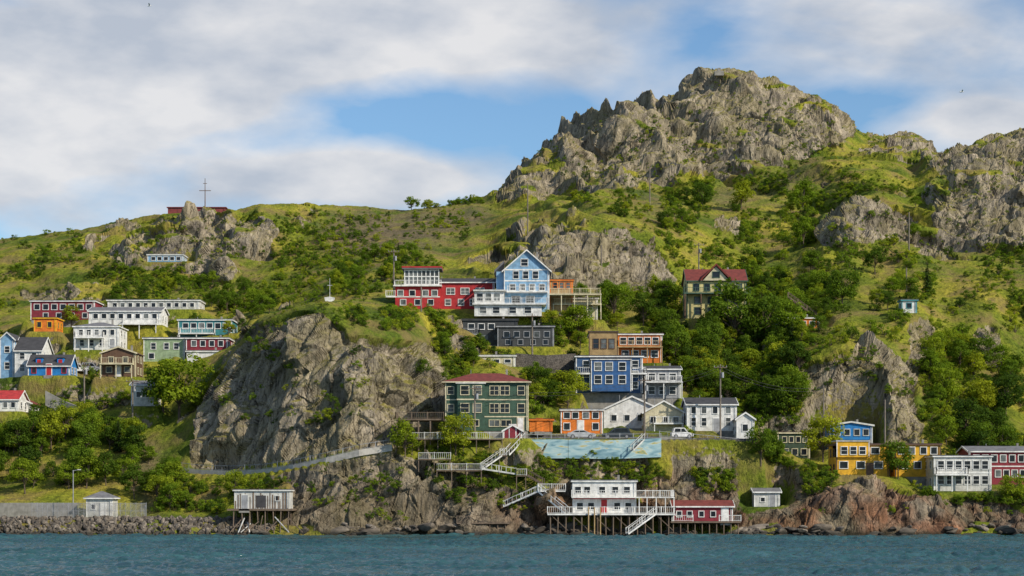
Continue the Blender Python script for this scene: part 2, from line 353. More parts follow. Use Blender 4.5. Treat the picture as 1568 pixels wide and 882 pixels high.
    if d['door']:
        du,dw=d['door'][:2];x=(du-uc)*s
        b.box('door_frame',tr,x-0.6,x+0.6,-0.05,0.02,0.0,2.25);b.box('door',T(dw),x-0.45,x+0.45,-0.09,-0.052,0.05,2.1)
        b.box('door_step',concrete(),x-0.8,x+0.8,-1.0,-0.06,-0.6,0.0)
    if w>3 and d['side']:
        b.box('chimney',concrete(),w*0.45,w*0.45+0.35,D*0.6,D*0.6+0.35,H,H+max(rh,0.4)+0.7)
        b.beam('vent_pipe',T('grey'),(-w*0.4,D*0.5,H),(-w*0.4,D*0.5,H+rh+0.6),0.1,n=6)
    b.beam('downspout',tr,(w-0.3,-0.07,0.1),(w-0.3,-0.07,H-0.1),0.08)
    if d['fn']: d['fn'](b,d,s,uc,w,H,D)
    b.make(d['name'],(PX(uc,d['y']),d['y'],PZ(d['vb'],d['y'])),d['yaw'])
def deckfn(u0,u1,v,depth,mat='white',posts=True,rail=True,sides=True,legs=3.0,roof=None):
    def f(b,d,s,uc,w,H,D):
        m=T(mat) if mat!='wood' else wood()
        x0=(u0-uc)*s;x1=(u1-uc)*s;z=(d['vb']-v)*s
        b.box('deck',m,x0,x1,-depth,-0.04,z-0.22,z)
        if rail:
            b.rail('deck_rail',m,(x0+.08,-depth+.08,z),(x1-.08,-depth+.08,z))
            if sides:
                b.rail('deck_rail',m,(x0+.08,-depth+.08,z),(x0+.08,-0.15,z));b.rail('deck_rail',m,(x1-.08,-depth+.08,z),(x1-.08,-0.15,z))
        n=max(2,int((x1-x0)/2.5)+1)
        for i in range(n):
            x=x0+0.15+(x1-x0-0.3)*i/(n-1);b.beam('deck_posts',m,(x,-depth+.2,z-0.2),(x,-depth+.2,z-legs),0.16)
    return f
def multi(*fs):
    def f(*a):
        for q in fs:q(*a)
    return f
def blk(u0,u1,vb,vt,y0,y1,wall,roofc='dark',wins=(),trim='white',flat=True):
    def f(b,d,s,uc,w,H,D):
        x0=(u0-uc)*s;x1=(u1-uc)*s;z0=(d['vb']-vb)*s;z1=(d['vb']-vt)*s
        b.box('wing_walls',W(wall),x0,x1,y0,y1,z0,z1)
        if flat:
            b.box('wing_roof',R(roofc),x0-.2,x1+.2,y0-.2,y1+.2,z1+0.16,z1+0.26);b.box('wing_fascia',T(trim),x0-.17,x1+.17,y0-.17,y1+.17,z1,z1+0.16)
        for c in (x0,x1): b.box('corner_boards',T(trim),c-0.07,c+0.07,y0-0.03,y0+0.1,z0+.01,z1-.01)
        for (v,us,pw,ph) in wins:
            for u in us: window(b,(u-uc)*s,(d['vb']-v)*s,pw*s,ph*s,y0,trim=trim)
    return f
def band(v,col='white',th=0.18):
    def f(b,d,s,uc,w,H,D):
        z=(d['vb']-v)*s;b.box('band_board',T(col),-w-0.02,w+0.02,-0.045,0.1,z-th/2,z+th/2)
    return f
# ---- left town ----
house('red_house',47,145,490,462,408,8,'maroon',rows=[(470,(50,143,7),8,8),(483,(60,140,4),7,7)])
house('yellow_house',52,86,508,488,400,6,'orange',rows=[(497,[60,76],6,8)],trim='yellow')
house('white_bungalow',165,305,474,461,412,7,'offwhite',rc='greyr',rows=[(467,(170,300,11),6,6)])
house('white_house',136,246,498,477,396,8,'white','gable_s',8,'greyr',rows=[(484,(140,243,8),7,7)],fn=deckfn(190,243,497,2.5))
house('teal_house',273,355,517,491,392,8,'teal','flat',4,'greyr',rows=[(499,(278,352,6),8,8)],fn=deckfn(276,330,511,2,'white'))
house('white_house',113,182,536,501,384,8,'white','hip',10,'greyr',rows=[(509,(118,178,5),6,8),(525,(118,178,4),6,9)],fn=deckfn(116,160,517,1.6),door=(172,'grey'))
house('light_green_house',220,283,554,519,380,7,'ltgreen',rows=[(530,[235,255,270],7,9),(545,[232],8,8)],rc='greyr')
house('maroon_house',285,349,537,519,379,7,'maroon',rows=[(526,(290,345,4),7,8)],rc='greyr')
house('white_garage',286,340,557,539,374,5,'white',rows=[(547,[330],7,7)],door=(300,'white'),rc='greyr')
house('white_house',0,22,580,520,371,8,'ltblue','gable_f',10,'dark',rows=[(535,[11],7,9),(560,[11],7,10)])
house('white_house',23,63,578,537,370,9,'white','gable_s',22,'dark',rows=[(545,[34,52],7,9),(563,[34,52],7,10)])
house('blue_house',43,107,575,560,366,6,'brblue','gable_s',17,'dark',rows=[(567,[52,98],6,8,'red')],door=(75,'red'),fn=lambda b,d,s,uc,w,H,D:[ (b.box('dormer',T('brblue'),x-0.6,x+0.6,0.6,2.5,H+0.2,H+1.5),b.box('dormer_window',T('red'),x-0.35,x+0.35,0.55,0.62,H+0.4,H+1.2),b.box('dormer_roof',R('dark'),x-0.75,x+0.75,0.4,2.6,H+1.5,H+1.62)) for x in (-2,2)])
house('brown_house',155,208,577,541,362,7,'brown','gable_f',9,'brownr',trim='cream',rows=[(551,[170,192],7,9),(566,[167,195],8,8)],fn=deckfn(155,205,557,1.6,'cream'),door=(181,'white'))
house('white_cottage',201,237,622,590,350,6,'offwhite','gable_s',7,'greyr',rows=[(604,[212,227],6,8)])
house('red_roof_house',-30,28,630,612,350,7,'white','gable_s',14,'red',rows=[(620,[8,20],6,8)])
house('red_roof_house',10,48,632,618,356,6,'white','gable_f',8,'redroof',rows=[(624,[38],6,6)])
house('teal_cabin',226,280,402,391,470,6,'ltblue','flat',2,'greyr',rows=[(396,(230,278,5),6,5)])
house('red_hilltop_building',257,345,328,318,523,10,'dullred','hip',5,'dullred',trim='dullred',rows=[],corner=False,side=False)
# ---- centre ----
def redfn(b,d,s,uc,w,H,D):
    X=lambda u:(u-uc)*s
    Zv=lambda v:(d['vb']-v)*s
    b.box('tower_walls',W('red'),X(606),X(674),-1.5,5,0,Zv(440))
    b.box('tower_deck',T('white'),X(603),X(677),-2.1,5.2,Zv(440),Zv(438))
    b.rail('tower_rail',T('white'),(X(604),-2,Zv(438)),(X(676),-2,Zv(438)),0.9)
    b.rail('tower_rail',T('white'),(X(604),-2,Zv(438)),(X(604),3,Zv(438)),0.9)
    b.box('sunroom_glass',GL2(),X(620),X(672),-0.7,4.5,Zv(438),Zv(413))
    for i in range(9):
        x=X(620)+(X(672)-X(620))*i/8;b.box('sunroom_mullions',T('white'),x-0.09,x+0.09,-0.8,-0.62,Zv(438),Zv(413))
    for v in (437,425,415): b.box('sunroom_rails',T('white'),X(619),X(673),-0.83,-0.6,Zv(v),Zv(v)+0.2)
    b.box('sunroom_roof',R('greyr'),X(616),X(677),-1.4,5,Zv(413)+.02,Zv(411));b.box('sunroom_fascia',T('red'),X(616)-.03,X(677)+.03,-1.45,5.05,Zv(411),Zv(409))
    for u,v in ((614,450),(632,450),(652,450),(666,450),(618,464),(640,464),(660,464)): window(b,X(u),Zv(v),8*s,8*s,-1.5)
    b.box('deck',T('white'),X(592),X(606)-.02,-2.2,2,Zv(457),Zv(455));b.rail('deck_rail',T('white'),(X(592),-2.1,Zv(455)),(X(606),-2.1,Zv(455)))
    b.box('band_board',T('white'),X(606)-.03,X(674)+.03,-1.55,-1.4,Zv(456.5),Zv(455))
house('red_house',640,757,474,433,376,9,'red','gable_s',9,'dark',rows=[(446,[690,712,735],12,9),(463,[686,706,724],8,9)],fn=multi(redfn,deckfn(727,757,474,1.5)),yaw=0)
def bluefn(b,d,s,uc,w,H,D):
    X=lambda u:(u-uc)*s
    Zv=lambda v:(d['vb']-v)*s
    window(b,X(803),Zv(402),10*s,10*s,0);
    b.box('band_board',T('white'),-w-.02,w+.02,-0.05,0.1,Zv(414),Zv(412));b.box('band_board',T('white'),-w-.02,w+.02,-0.05,0.1,Zv(431),Zv(429))
    b.box('wing_walls',W('ltblue'),X(760),X(772)-.02,1,D-1,0,Zv(415))
    prof=[(X(772)-0.02,Zv(398)),(X(772)-0.02,Zv(402)),(X(757),Zv(416)),(X(757),Zv(413))];b.extr('wing_roof',R('greyr'),prof,'y',0.6,D-0.6)
    b.box('lower_storey',W('white'),X(727),X(829),-4,0-.05,Zv(487),Zv(470))
    for u in (740,760,785,808): window(b,X(u),Zv(478),10*s,9*s,-4)
    b.box('deck',T('white'),X(724),X(836),-4.6,-0.06,Zv(470)+.01,Zv(468))
    b.rail('deck_rail',T('white'),(X(724),-4.5,Zv(468)),(X(836),-4.5,Zv(468)),1.0)
    b.rail('deck_rail',T('white'),(X(724),-4.5,Zv(468)),(X(724),-0.3,Zv(468)),1.0)
    b.box('porch_walls',W('white'),X(727),X(772)-.03,-2.5,2,Zv(468),Zv(448));b.box('porch_roof',T('offwhite'),X(725),X(776)-.03,-3,2.2,Zv(448),Zv(446))
    for u in (735,748,761): window(b,X(u),Zv(457),9*s,11*s,-2.5)
    b.box('upper_deck',T('white'),X(776),X(838),-2,-.06,Zv(449),Zv(447));b.rail('deck_rail',T('white'),(X(777),-1.9,Zv(447)),(X(838),-1.9,Zv(447)),0.9)
house('blue_house',772,841,478,414,370,12,'ltblue','gable_f',30,'greyr',rows=[(421,[790,805,820],8,11),(440,[785,800,815,830],8,9),(460,[790,812],12,12)],fn=bluefn,oh=0.45)
house('wooden_annex',842,877,478,430,374,6,'tan','flat',0,'brownr',trim='orange',rows=[(437,[850,860,870],6,9)],fn=deckfn(838,920,452,3,'cream',legs=3.5))
house('cream_house',850,915,490,458,375,5,'cream',rows=[(470,(855,910,4),8,9)],rc='brownr',fn=deckfn(846,921,466,1.5,'cream'))
house('charcoal_house',709,792,528,491,358,7,'charcoal',rows=[(500,(714,760,3),9,8,'white'),(516,(714,790,4),9,8)],fn=multi(deckfn(708,735,512,1.5,'grey')),trim='charcoal')
house('charcoal_house',762,848,531,501,355,7,'charcoal',rows=[(512,(768,845,5),8,8),(524,(768,845,4),7,7)],trim='grey')
house('orange_house',904,1014,556,513,352,7,'orange',rows=[(522,(948,1010,5),9,10),(542,(950,1010,4),10,10)],trim='white',fn=multi(blk(902,945,556,510,-1.2,0.3,'tan',wins=[(527,[912,924,936],8,14)],trim='brown'),deckfn(945,1014,531,1.3,'tan')),rc='brownr')
house('blue_house',882,984,602,547,340,8,'navy',rows=[(558,(890,980,6),9,11),(573,(890,980,6),9,9),(590,(930,980,3),10,10)],fn=multi(blk(905,965,600,552,-1.6,0.3,'blue',wins=[(562,[915,932,952],10,12),(582,[915,932,952],10,12)]),deckfn(882,904,572,1.5),deckfn(966,990,572,1.5)))
house('grey_house',988,1042,610,566,340,7,'grey','gable_s',6,'dark',rows=[(577,[998,1014,1030],10,10),(598,[998,1014,1030],9,11)],fn=deckfn(986,1044,585,2.2,roof=None))
def greenfn(b,d,s,uc,w,H,D):
    X=lambda u:(u-uc)*s
    Zv=lambda v:(d['vb']-v)*s
    b.box('bay_walls',W('green'),X(700),X(742),-0.9,0.2,0,Zv(588));b.box('bay_roof',T('offwhite'),X(698),X(744),-1.05,-.03,Zv(588),Zv(586))
    for v in (598,625): window(b,X(712),Zv(v),12*s,13*s,-0.9,trim='cream');window(b,X(731),Zv(v),12*s,13*s,-0.9,trim='cream')
    window(b,X(722),Zv(648),22*s,9*s,-0.9,trim='cream')
    b.box('band_board',T('cream'),X(700)-.03,X(742)+.03,-0.95,-.8,Zv(613),Zv(611))
house('green_house',682,809,660,586,314,9,'green','hip',17,'redroof',trim='cream',rows=[(598,[690],9,11),(598,[757,773],13,13),(598,[798],10,13),(625,[757,773],13,13),(625,[798],10,13),(625,[690],9,11),(648,[757,775],15,9)],fn=multi(greenfn,band(612,'cream'),band(638,'cream')),door=(797,'white'),oh=0.5)
house('maroon_shed',771,799,671,660,310.5,3,'maroon','gable_f',8,'redroof',rows=[],door=(785,'maroon'),fd=1,side=False)
house('orange_shed',811,846,661,644,322,4,'orange','flat',0,'redroof',trim='orange',rows=[],door=(826,'orange'),fd=1,side=False)
house('orange_house',859,923,664,629,324,6,'orange',rc='greyr',rows=[(636,[868,881,897,912],9,9),(653,[868,912],9,10)],door=(889,'white'))
house('white_house',925,1010,656,627,334,8,'white','gable_f',19,'dark',rows=[(640,[940,960,980],8,9)],door=(995,'grey'))
house('cream_house',986,1047,660,632,329,6,'cream','gable_f',17,'greyr',rows=[(643,[1000,1020,1035],8,9)],fn=deckfn(1000,1045,648,1.5))
house('white_house',1052,1128,660,620,326,8,'white','gable_s',11,'dark',rows=[(628,[1062,1078,1095,1115],7,10),(646,[1062,1078,1115],7,12)],door=(1097,'grey'))
house('white_shed',1128,1155,678,642,322,5,'white','gable_f',9,'greyr',rows=[(655,[1141],8,10)])
def barnfn(b,d,s,uc,w,H,D):
    X=lambda u:(u-uc)*s
    Zv=lambda v:(d['vb']-v)*s
    b.extr('front_gable',W('cream'),[(X(1076),Zv(430)),(X(1116),Zv(430)),(X(1096),Zv(408))],'y',-0.6,D/2)
    b.extr('front_gable_roof',R('redroof'),[(X(1072),Zv(431)),(X(1072),Zv(428)),(X(1096),Zv(404)),(X(1120),Zv(428)),(X(1120),Zv(431)),(X(1096),Zv(407))],'y',-1.0,D/2)
    b.box('deck_band',T('green'),X(1046),X(1148),-1.6,-0.06,Zv(451),Zv(449))
    b.rail('deck_rail',T('green'),(X(1047),-1.5,Zv(449)),(X(1147),-1.5,Zv(449)),1.0,.5)
    for i in range(5):
        x=X(1048)+(X(1146)-X(1048))*i/4;b.beam('timber_posts',T('brown'),(x,-1.5,-3),(x,-1.5,Zv(451)),0.2)
    window(b,X(1096),Zv(421),10*s,8*s,-0.6,trim='green')
house('cream_red_roof_house',1052,1143,488,430,388,9,'ltyellow','gable_s',20,'redroof',trim='green',rows=[(440,(1058,1140,5),8,10),(460,(1058,1140,4),9,10),(476,(1058,1140,4),9,10)],fn=barnfn)
house('orange_cottage',1193,1255,504,488,372,5,'orange',rc='dark',rows=[(496,(1198,1250,4),7,8)])
house('cream_low_building',677,789,562,546,345,4,'cream',rc='greyr',rows=[(553,(682,786,6),9,5)])
house('yellow_shed',1167,1192,612,596,360,4,'yellow','flat',0,'dark',rows=[(603,[1180],8,7)],trim='green')
# ---- right ----
house('dark_green_house',1191,1240,706,664,332,7,'dkgreen','flat',0,'brownr',trim='cream',rows=[(673,(1196,1238,4),6,8),(692,(1196,1238,3),8,9)])
house('blue_house',1270,1336,690,652,336,7,'brblue','gable_f',5,'dark',rows=[(662,[1282,1297,1312,1326],8,9)],trim='offwhite')
house('yellow_house',1281,1362,730,682,314,8,'yellow','flat',0,'brownr',trim='brown',rows=[(690,[1340],12,9,'white'),(712,[1292,1318,1345],12,10,'white')],door=(1332,'brown'),fn=blk(1281,1330,700,676,-0.4,4,'yellow',wins=[(690,[1292,1306,1320],9,11)]))
house('yellow_house',1371,1440,730,682,316,8,'yellow','flat',0,'brownr',trim='brown',rows=[(690,[1380,1396,1414,1430],9,10,'white'),(712,[1385,1405],10,10,'white')],door=(1425,'white'))
house('white_grey_house',1430,1518,752,700,310,8,'offwhite','flat',0,'dark',rows=[(712,(1434,1515,6),9,12),(735,(1434,1515,6),9,12)],fn=multi(band(724),deckfn(1430,1480,726,1.5)))
house('maroon_house',1484,1600,742,692,322,8,'maroon','gable_s',8,'greyr',rows=[(702,(1488,1598,8),8,10),(725,(1522,1598,6),8,10)],fn=band(714))
house('white_shed',1155,1194,776,754,308,4,'offwhite','gable_s',5,'greyr',rows=[(765,[1168],6,6)],door=(1183,'grey'),fd=1,side=False)
house('white_hut',1381,1404,480,461,374,3,'white','flat',0,'greyr',rows=[(468,[1392],7,7)],trim='teal')
house('harbour_shed',132,172,792,764,309,4,'offwhite','hip',12,'greyr',rows=[(776,[143],6,7)],door=(158,'white'),fd=1,oh=0.4)
pad(PX(806,316),PX(1160,316),312.2,321,PZ(672,316),1.5)
VG=VH-(Z-CH)*F/YY
Zs=Z
def gz(x,y):
    u=784+x*F/y;fi=np.clip((u+300)/DU,0,len(UG)-1.001);fj=np.clip((y-290)/DY,0,len(YG)-1.001)
    i=np.floor(fi).astype(int);j=np.floor(fj).astype(int);a=fi-i;b=fj-j
    return Zs[i,j]*(1-a)*(1-b)+Zs[i+1,j]*a*(1-b)+Zs[i,j+1]*(1-a)*b+Zs[i+1,j+1]*a*b
def look(u,v):
    i=int(np.clip(round((u+300)/DU),0,len(UG)-1));c=VG[i];k=np.where((c<=v)&(YG>=300))[0]
    if len(k)==0: return None
    y=YG[k[0]];return PX(u,y),y,Zs[i,k[0]],PADW[i,k[0]]
fine=np.arange(-250,1820.1,1.75)
UM=np.concatenate([np.arange(-3000,-250,50),fine,np.arange(1870,4500,50)])
NR=780
Ym=np.empty((len(fine),NR))
for a,u in enumerate(fine):
    f=(u+300)/DU;i=int(f);r=f-i;zc=Zs[i]*(1-r)+Zs[i+1]*r;vc=VH-(zc-CH)*F/YG
    dv=np.diff(vc);ds=np.where(dv<0,-dv,dv*0.25)+0.32*DY
    S=np.concatenate([[0],np.cumsum(ds)]);S/=S[-1]
    Ym[a]=np.interp(np.linspace(0,1,NR),S,YG)
Ym=blur(Ym,0,6,2)
nl=len(np.arange(-3000,-250,50));nr_=len(UM)-nl-len(fine)
Ym=np.concatenate([np.repeat(Ym[:1],nl,0),Ym,np.repeat(Ym[-1:],nr_,0)])
Um=np.repeat(UM[:,None],NR,1)
extra=np.array([1000,1300,2000,4000,9000.0])
Xm=PX(Um,Ym);fi=np.clip((Um+300)/DU,0,len(UG)-1.001);fj=np.clip((Ym-290)/DY,0,len(YG)-1.001)
ii=np.floor(fi).astype(int);jj=np.floor(fj).astype(int);a=fi-ii;b_=fj-jj
def bil(A): return A[ii,jj]*(1-a)*(1-b_)+A[ii+1,jj]*a*(1-b_)+A[ii,jj+1]*(1-a)*b_+A[ii+1,jj+1]*a*b_
Zm=bil(Zs);Pw=bil(PADW)
Vm=VH-(Zm-CH)*F/Ym
def normals(X,Y,Zz):
    ax=np.gradient(X,axis=0);ay=np.gradient(Y,axis=0);az=np.gradient(Zz,axis=0)
    bx=np.gradient(X,axis=1);by=np.gradient(Y,axis=1);bz=np.gradient(Zz,axis=1)
    nx=ay*bz-az*by;ny=az*bx-ax*bz;nz=ax*by-ay*bx
    l=np.sqrt(nx*nx+ny*ny+nz*nz)+1e-9;s=np.sign(nz+1e-12)
    return nx/l*s,ny/l*s,nz/l*s
nx,ny,nz=normals(Xm,Ym,Zm)
nx,ny,nz=[blur(blur(q,0,5,2),1,5,2) for q in (nx,ny,nz)]
reg=smp(MROCK,Um,Vm)
steep=np.clip((0.86-nz)/0.35,0,1)
nzf=fbm(Xm/8,Ym/8,Zm/8,4,77)
rv=0.78*reg+0.8*steep-0.3+(nzf-0.5)*1.8
rock=sstep(0.36,0.54,rv)*(1-Pw)
roadm=((Um>806)&(Um<1160)&(Ym>312)&(Ym<322)).astype(float)
cond=rock>0.02
xs=Xm[cond];ys=Ym[cond];zs=Zm[cond]
q1=xs*0.88-zs*0.47;q2=xs*0.47+zs*0.88;q3=ys+xs*0.15
wx=(fbm(xs/5,ys/5,zs/5,3,3)-0.5)*3
far=sstep(380,560,ys)
D=-(1-np.abs(2*fbm(q1/14,q3/14,q2/28,2,71)-1)-0.7)*5.0*(0.7+0.5*far)
fa,e1=facets((q1+wx)/7.5,q3/7.5,(q2+wx)/14,11,0.9,.16);D+=fa*2.6-np.clip(0.1-e1,0,1)*5*(0.5+0.5*far)
fa,e2=facets((q1+wx*0.5)/2.8,q3/2.8,q2/6.5,23,0.9,.22);D+=(fa*1.0-np.clip(0.1-e2,0,1)*4.0)*(1-0.25*far)
fa,e3=facets(q1/1.1,q3/1.1,q2/2.4,37,0.9,.4);D+=fa*0.3*(1-0.5*far)
D+=(fbm(q1/1.3,q3/1.3,q2/3.0,4,41)-0.5)*0.5
Dm=np.zeros(Xm.shape);Dm[cond]=D*rock[cond]
Dm*=np.clip((Ym-299)/4,0.25,1)*(1-Pw)
gr=(fbm(Xm/1.6,Ym/1.6,Zm/1.6,4,91)-0.5)*0.8*(1-rock)*(1-Pw)
Dm+=gr
Xd=Xm+nx*Dm;Yd=Ym+ny*Dm;Zd=Zm+nz*Dm
dirt=smp(MDIRT,Um,Vm)*sstep(0.35,0.6,fbm(Xm/6,Ym/6,Zm/6,3,8)+0.12)
nC=len(UM)
for e in extra:
    Xd=np.concatenate([Xd,PX(UM,e)[:,None]],1);Yd=np.concatenate([Yd,np.full((nC,1),e)],1);Zd=np.concatenate([Zd,np.maximum(Zd[:,-1:]*0.5,1.0)],1)
    rock=np.concatenate([rock,rock[:,-1:]],1);dirt=np.concatenate([dirt,dirt[:,-1:]],1);roadm=np.concatenate([roadm,roadm[:,-1:]*0],1)
nR=NR+len(extra)
me=bpy.data.meshes.new('hillside_terrain')
me.vertices.add(nC*nR);me.vertices.foreach_set('co',np.stack([Xd,Yd,Zd],-1).astype(np.float32).ravel())
I,J=np.meshgrid(np.arange(nC-1),np.arange(nR-1),indexing='ij');a0=(I*nR+J).ravel()
fc=np.stack([a0,a0+nR,a0+nR+1,a0+1],-1).astype(np.int32)
nf=len(fc);me.loops.add(nf*4);me.loops.foreach_set('vertex_index',fc.ravel());me.polygons.add(nf)
me.polygons.foreach_set('loop_start',np.arange(nf,dtype=np.int32)*4)
me.update(calc_edges=True)
me.polygons.foreach_set('use_smooth',(rock[:-1,:-1].ravel()<0.5))
for nm,A in (('rock',rock),('dirt',dirt),('road',roadm)):
    at=me.attributes.new(nm,'FLOAT','POINT');at.data.foreach_set('value',A.astype(np.float32).ravel())
terr=bpy.data.objects.new('hillside_terrain',me);scene.collection.objects.link(terr)
m,nt,p,o=newmat('hillside_rock_and_grass')
tc=N(nt,'ShaderNodeTexCoord');P=tc.outputs['Object']
def noise(sc,det=6,vec=None,rough=0.55):
    n=N(nt,'ShaderNodeTexNoise',Scale=sc,Detail=det,Roughness=rough);L(nt,vec or P,n.inputs['Vector']);return n.outputs[0]
mp=N(nt,'ShaderNodeMapping');mp.inputs['Rotation'].default_value=(0,math.radians(28),0);mp.inputs['Scale'].default_value=(1,1,0.22);L(nt,P,mp.inputs[0])
S=mp.outputs[0]
rc=ramp(nt,noise(0.5,8,S,0.65),[(0.3,(0.085,0.074,0.062)),(0.47,(0.25,0.215,0.165)),(0.66,(0.48,0.405,0.3))])
rc=mixc(nt,ramp(nt,noise(0.1,5),[(0.42,(0,0,0)),(0.62,(1,1,1))]),rc,mixc(nt,0.5,rc,(0.22,0.185,0.085)))
def fiss(sc,w,vec):
    d=mathn(nt,'ABSOLUTE',mathn(nt,'SUBTRACT',noise(sc,4,vec,0.5),0.5))
    return ramp(nt,d,[(0.0,(0.1,0.09,0.08)),(w,(1,1,1))])
rc=mixc(nt,0.85,rc,fiss(0.45,0.018,S),'MULTIPLY')
mp2=N(nt,'ShaderNodeMapping');mp2.inputs['Rotation'].default_value=(0,math.radians(-50),0);mp2.inputs['Scale'].default_value=(1,1,0.3);L(nt,P,mp2.inputs[0])
rc=mixc(nt,0.6,rc,fiss(0.35,0.012,mp2.outputs[0]),'MULTIPLY')
rc=mixc(nt,0.5,rc,fiss(1.3,0.03,S),'MULTIPLY')
sepn=N(nt,'ShaderNodeSeparateXYZ');geo=N(nt,'ShaderNodeNewGeometry');L(nt,geo.outputs['Normal'],sepn.inputs[0])
sp=N(nt,'ShaderNodeSeparateXYZ');L(nt,P,sp.inputs[0])
hi=N(nt,'ShaderNodeMapRange');hi.inputs[1].default_value=3;hi.inputs[2].default_value=12;L(nt,sp.outputs[2],hi.inputs[0])
moss=mathn(nt,'MULTIPLY',ramp(nt,sepn.outputs[2],[(0.52,(0,0,0)),(0.8,(1,1,1))]),ramp(nt,noise(0.3,7),[(0.37,(0,0,0)),(0.53,(1,1,1))]))
moss=mathn(nt,'MULTIPLY',moss,hi.outputs[0])
rc=mixc(nt,mathn(nt,'MULTIPLY',moss,0.9),rc,ramp(nt,noise(0.9,5),[(0.35,(0.11,0.11,0.02)),(0.65,(0.25,0.215,0.045))]))
low=N(nt,'ShaderNodeMapRange');low.inputs[1].default_value=11;low.inputs[2].default_value=3;L(nt,sp.outputs[2],low.inputs[0])
xr=N(nt,'ShaderNodeMapRange');xr.inputs[1].default_value=-6;xr.inputs[2].default_value=6;L(nt,sp.outputs[0],xr.inputs[0])
red=mathn(nt,'MULTIPLY',mathn(nt,'MULTIPLY',low.outputs[0],xr.outputs[0]),ramp(nt,noise(0.17,4),[(0.4,(0,0,0)),(0.6,(1,1,1))]))
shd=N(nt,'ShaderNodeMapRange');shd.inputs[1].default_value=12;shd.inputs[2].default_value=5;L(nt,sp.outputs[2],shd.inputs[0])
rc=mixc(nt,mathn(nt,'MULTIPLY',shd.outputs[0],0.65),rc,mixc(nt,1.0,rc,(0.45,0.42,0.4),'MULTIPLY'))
rc=mixc(nt,mathn(nt,'MULTIPLY',red,0.7),rc,mixc(nt,1.0,rc,(1.4,0.72,0.5),'MULTIPLY'))
wet=N(nt,'ShaderNodeMapRange');wet.inputs[1].default_value=1.6;wet.inputs[2].default_value=0.8;L(nt,mathn(nt,'ADD',sp.outputs[2],noise(0.6,3)),wet.inputs[0])
rc=mixc(nt,mathn(nt,'MULTIPLY',wet.outputs[0],0.85),rc,(0.02,0.019,0.012))
gc=ramp(nt,noise(0.07,6),[(0.33,(0.075,0.12,0.014)),(0.48,(0.19,0.22,0.022)),(0.62,(0.33,0.3,0.04))])
gc=mixc(nt,0.9,gc,ramp(nt,noise(1.3,8,None,0.75),[(0.34,(0.25,0.3,0.25)),(0.6,(1.25,1.18,1.1))]),'MULTIPLY')
gc=mixc(nt,mathn(nt,'MULTIPLY',ramp(nt,noise(0.14,6),[(0.48,(0,0,0)),(0.64,(1,1,1))]),0.75),gc,(0.18,0.13,0.06))
at=N(nt,'ShaderNodeAttribute',attribute_name='rock');ad=N(nt,'ShaderNodeAttribute',attribute_name='dirt');ar=N(nt,'ShaderNodeAttribute',attribute_name='road')
dc=ramp(nt,noise(0.8,7,None,0.7),[(0.35,(0.08,0.06,0.04)),(0.65,(0.2,0.155,0.1))])
gc=mixc(nt,mathn(nt,'MULTIPLY',ad.outputs['Fac'],0.85),gc,dc)
edge=mathn(nt,'ADD',at.outputs['Fac'],mathn(nt,'MULTIPLY',mathn(nt,'SUBTRACT',noise(1.2,6),0.5),1.3))
rf=ramp(nt,edge,[(0.42,(0,0,0)),(0.58,(1,1,1))])
c=mixc(nt,rf,gc,rc)
c=mixc(nt,ar.outputs['Fac'],c,ramp(nt,noise(1.0,5),[(0.3,(0.06,0.06,0.06)),(0.7,(0.11,0.105,0.1))]))
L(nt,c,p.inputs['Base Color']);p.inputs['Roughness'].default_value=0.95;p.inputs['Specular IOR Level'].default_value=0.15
bp=N(nt,'ShaderNodeBump',Strength=1.0,Distance=0.7)
bh=mathn(nt,'ADD',noise(0.9,9,S,0.68),mathn(nt,'MULTIPLY',noise(3.0,5),0.3));L(nt,bh,bp.inputs['Height']);L(nt,bp.outputs[0],p.inputs['Normal'])
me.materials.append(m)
for d in HQ: build_house(d)
# ---------------- water ----------------
wu=np.concatenate([np.arange(-2400,-60,60),np.arange(-60,1630,2.0),np.arange(1660,4200,60)])
wy=np.concatenate([np.geomspace(20,128,24),np.arange(130,306,0.25)])
WU,WY=np.meshgrid(wu,wy,indexing='ij');WX=PX(WU,WY)
WZ=(fbm(WX/3.0,WY/1.6,0*WX,3,201)-0.5)*0.9+(fbm(WX/0.9,WY/0.6,0*WX,2,211)-0.5)*0.45
WZ*=0.4+1.1*vnoise(WX/26,WY/12,0*WX,7)
me=bpy.data.meshes.new('harbour_water');nwc,nwr=WX.shape
V=np.stack([WX,WY,WZ],-1).reshape(-1,3)
far4=np.array([(-9000,-3000,-0.35),(9000,-3000,-0.35),(9000,9500,-0.35),(-9000,9500,-0.35)])
V=np.concatenate([V,far4]);me.vertices.add(len(V));me.vertices.foreach_set('co',V.astype(np.float32).ravel())
I,J=np.meshgrid(np.arange(nwc-1),np.arange(nwr-1),indexing='ij');a0=(I*nwr+J).ravel()
fc=np.stack([a0,a0+nwr,a0+nwr+1,a0+1],-1);fc=np.concatenate([fc,[[nwc*nwr+i for i in range(4)]]]).astype(np.int32)
me.loops.add(len(fc)*4);me.loops.foreach_set('vertex_index',fc.ravel());me.polygons.add(len(fc));me.polygons.foreach_set('loop_start',np.arange(len(fc),dtype=np.int32)*4)
me.update(calc_edges=True);me.polygons.foreach_set('use_smooth',np.ones(len(fc),bool))
w_=bpy.data.objects.new('harbour_water',me);scene.collection.objects.link(w_)
m,nt,p,o=newmat('sea_water');tc=N(nt,'ShaderNodeTexCoord');P=tc.outputs['Object']
mp=N(nt,'ShaderNodeMapping');mp.inputs['Scale'].default_value=(0.4,1,1);L(nt,P,mp.inputs[0])
n1=N(nt,'ShaderNodeTexNoise',Scale=1.6,Detail=5.0,Roughness=0.6);L(nt,mp.outputs[0],n1.inputs['Vector'])
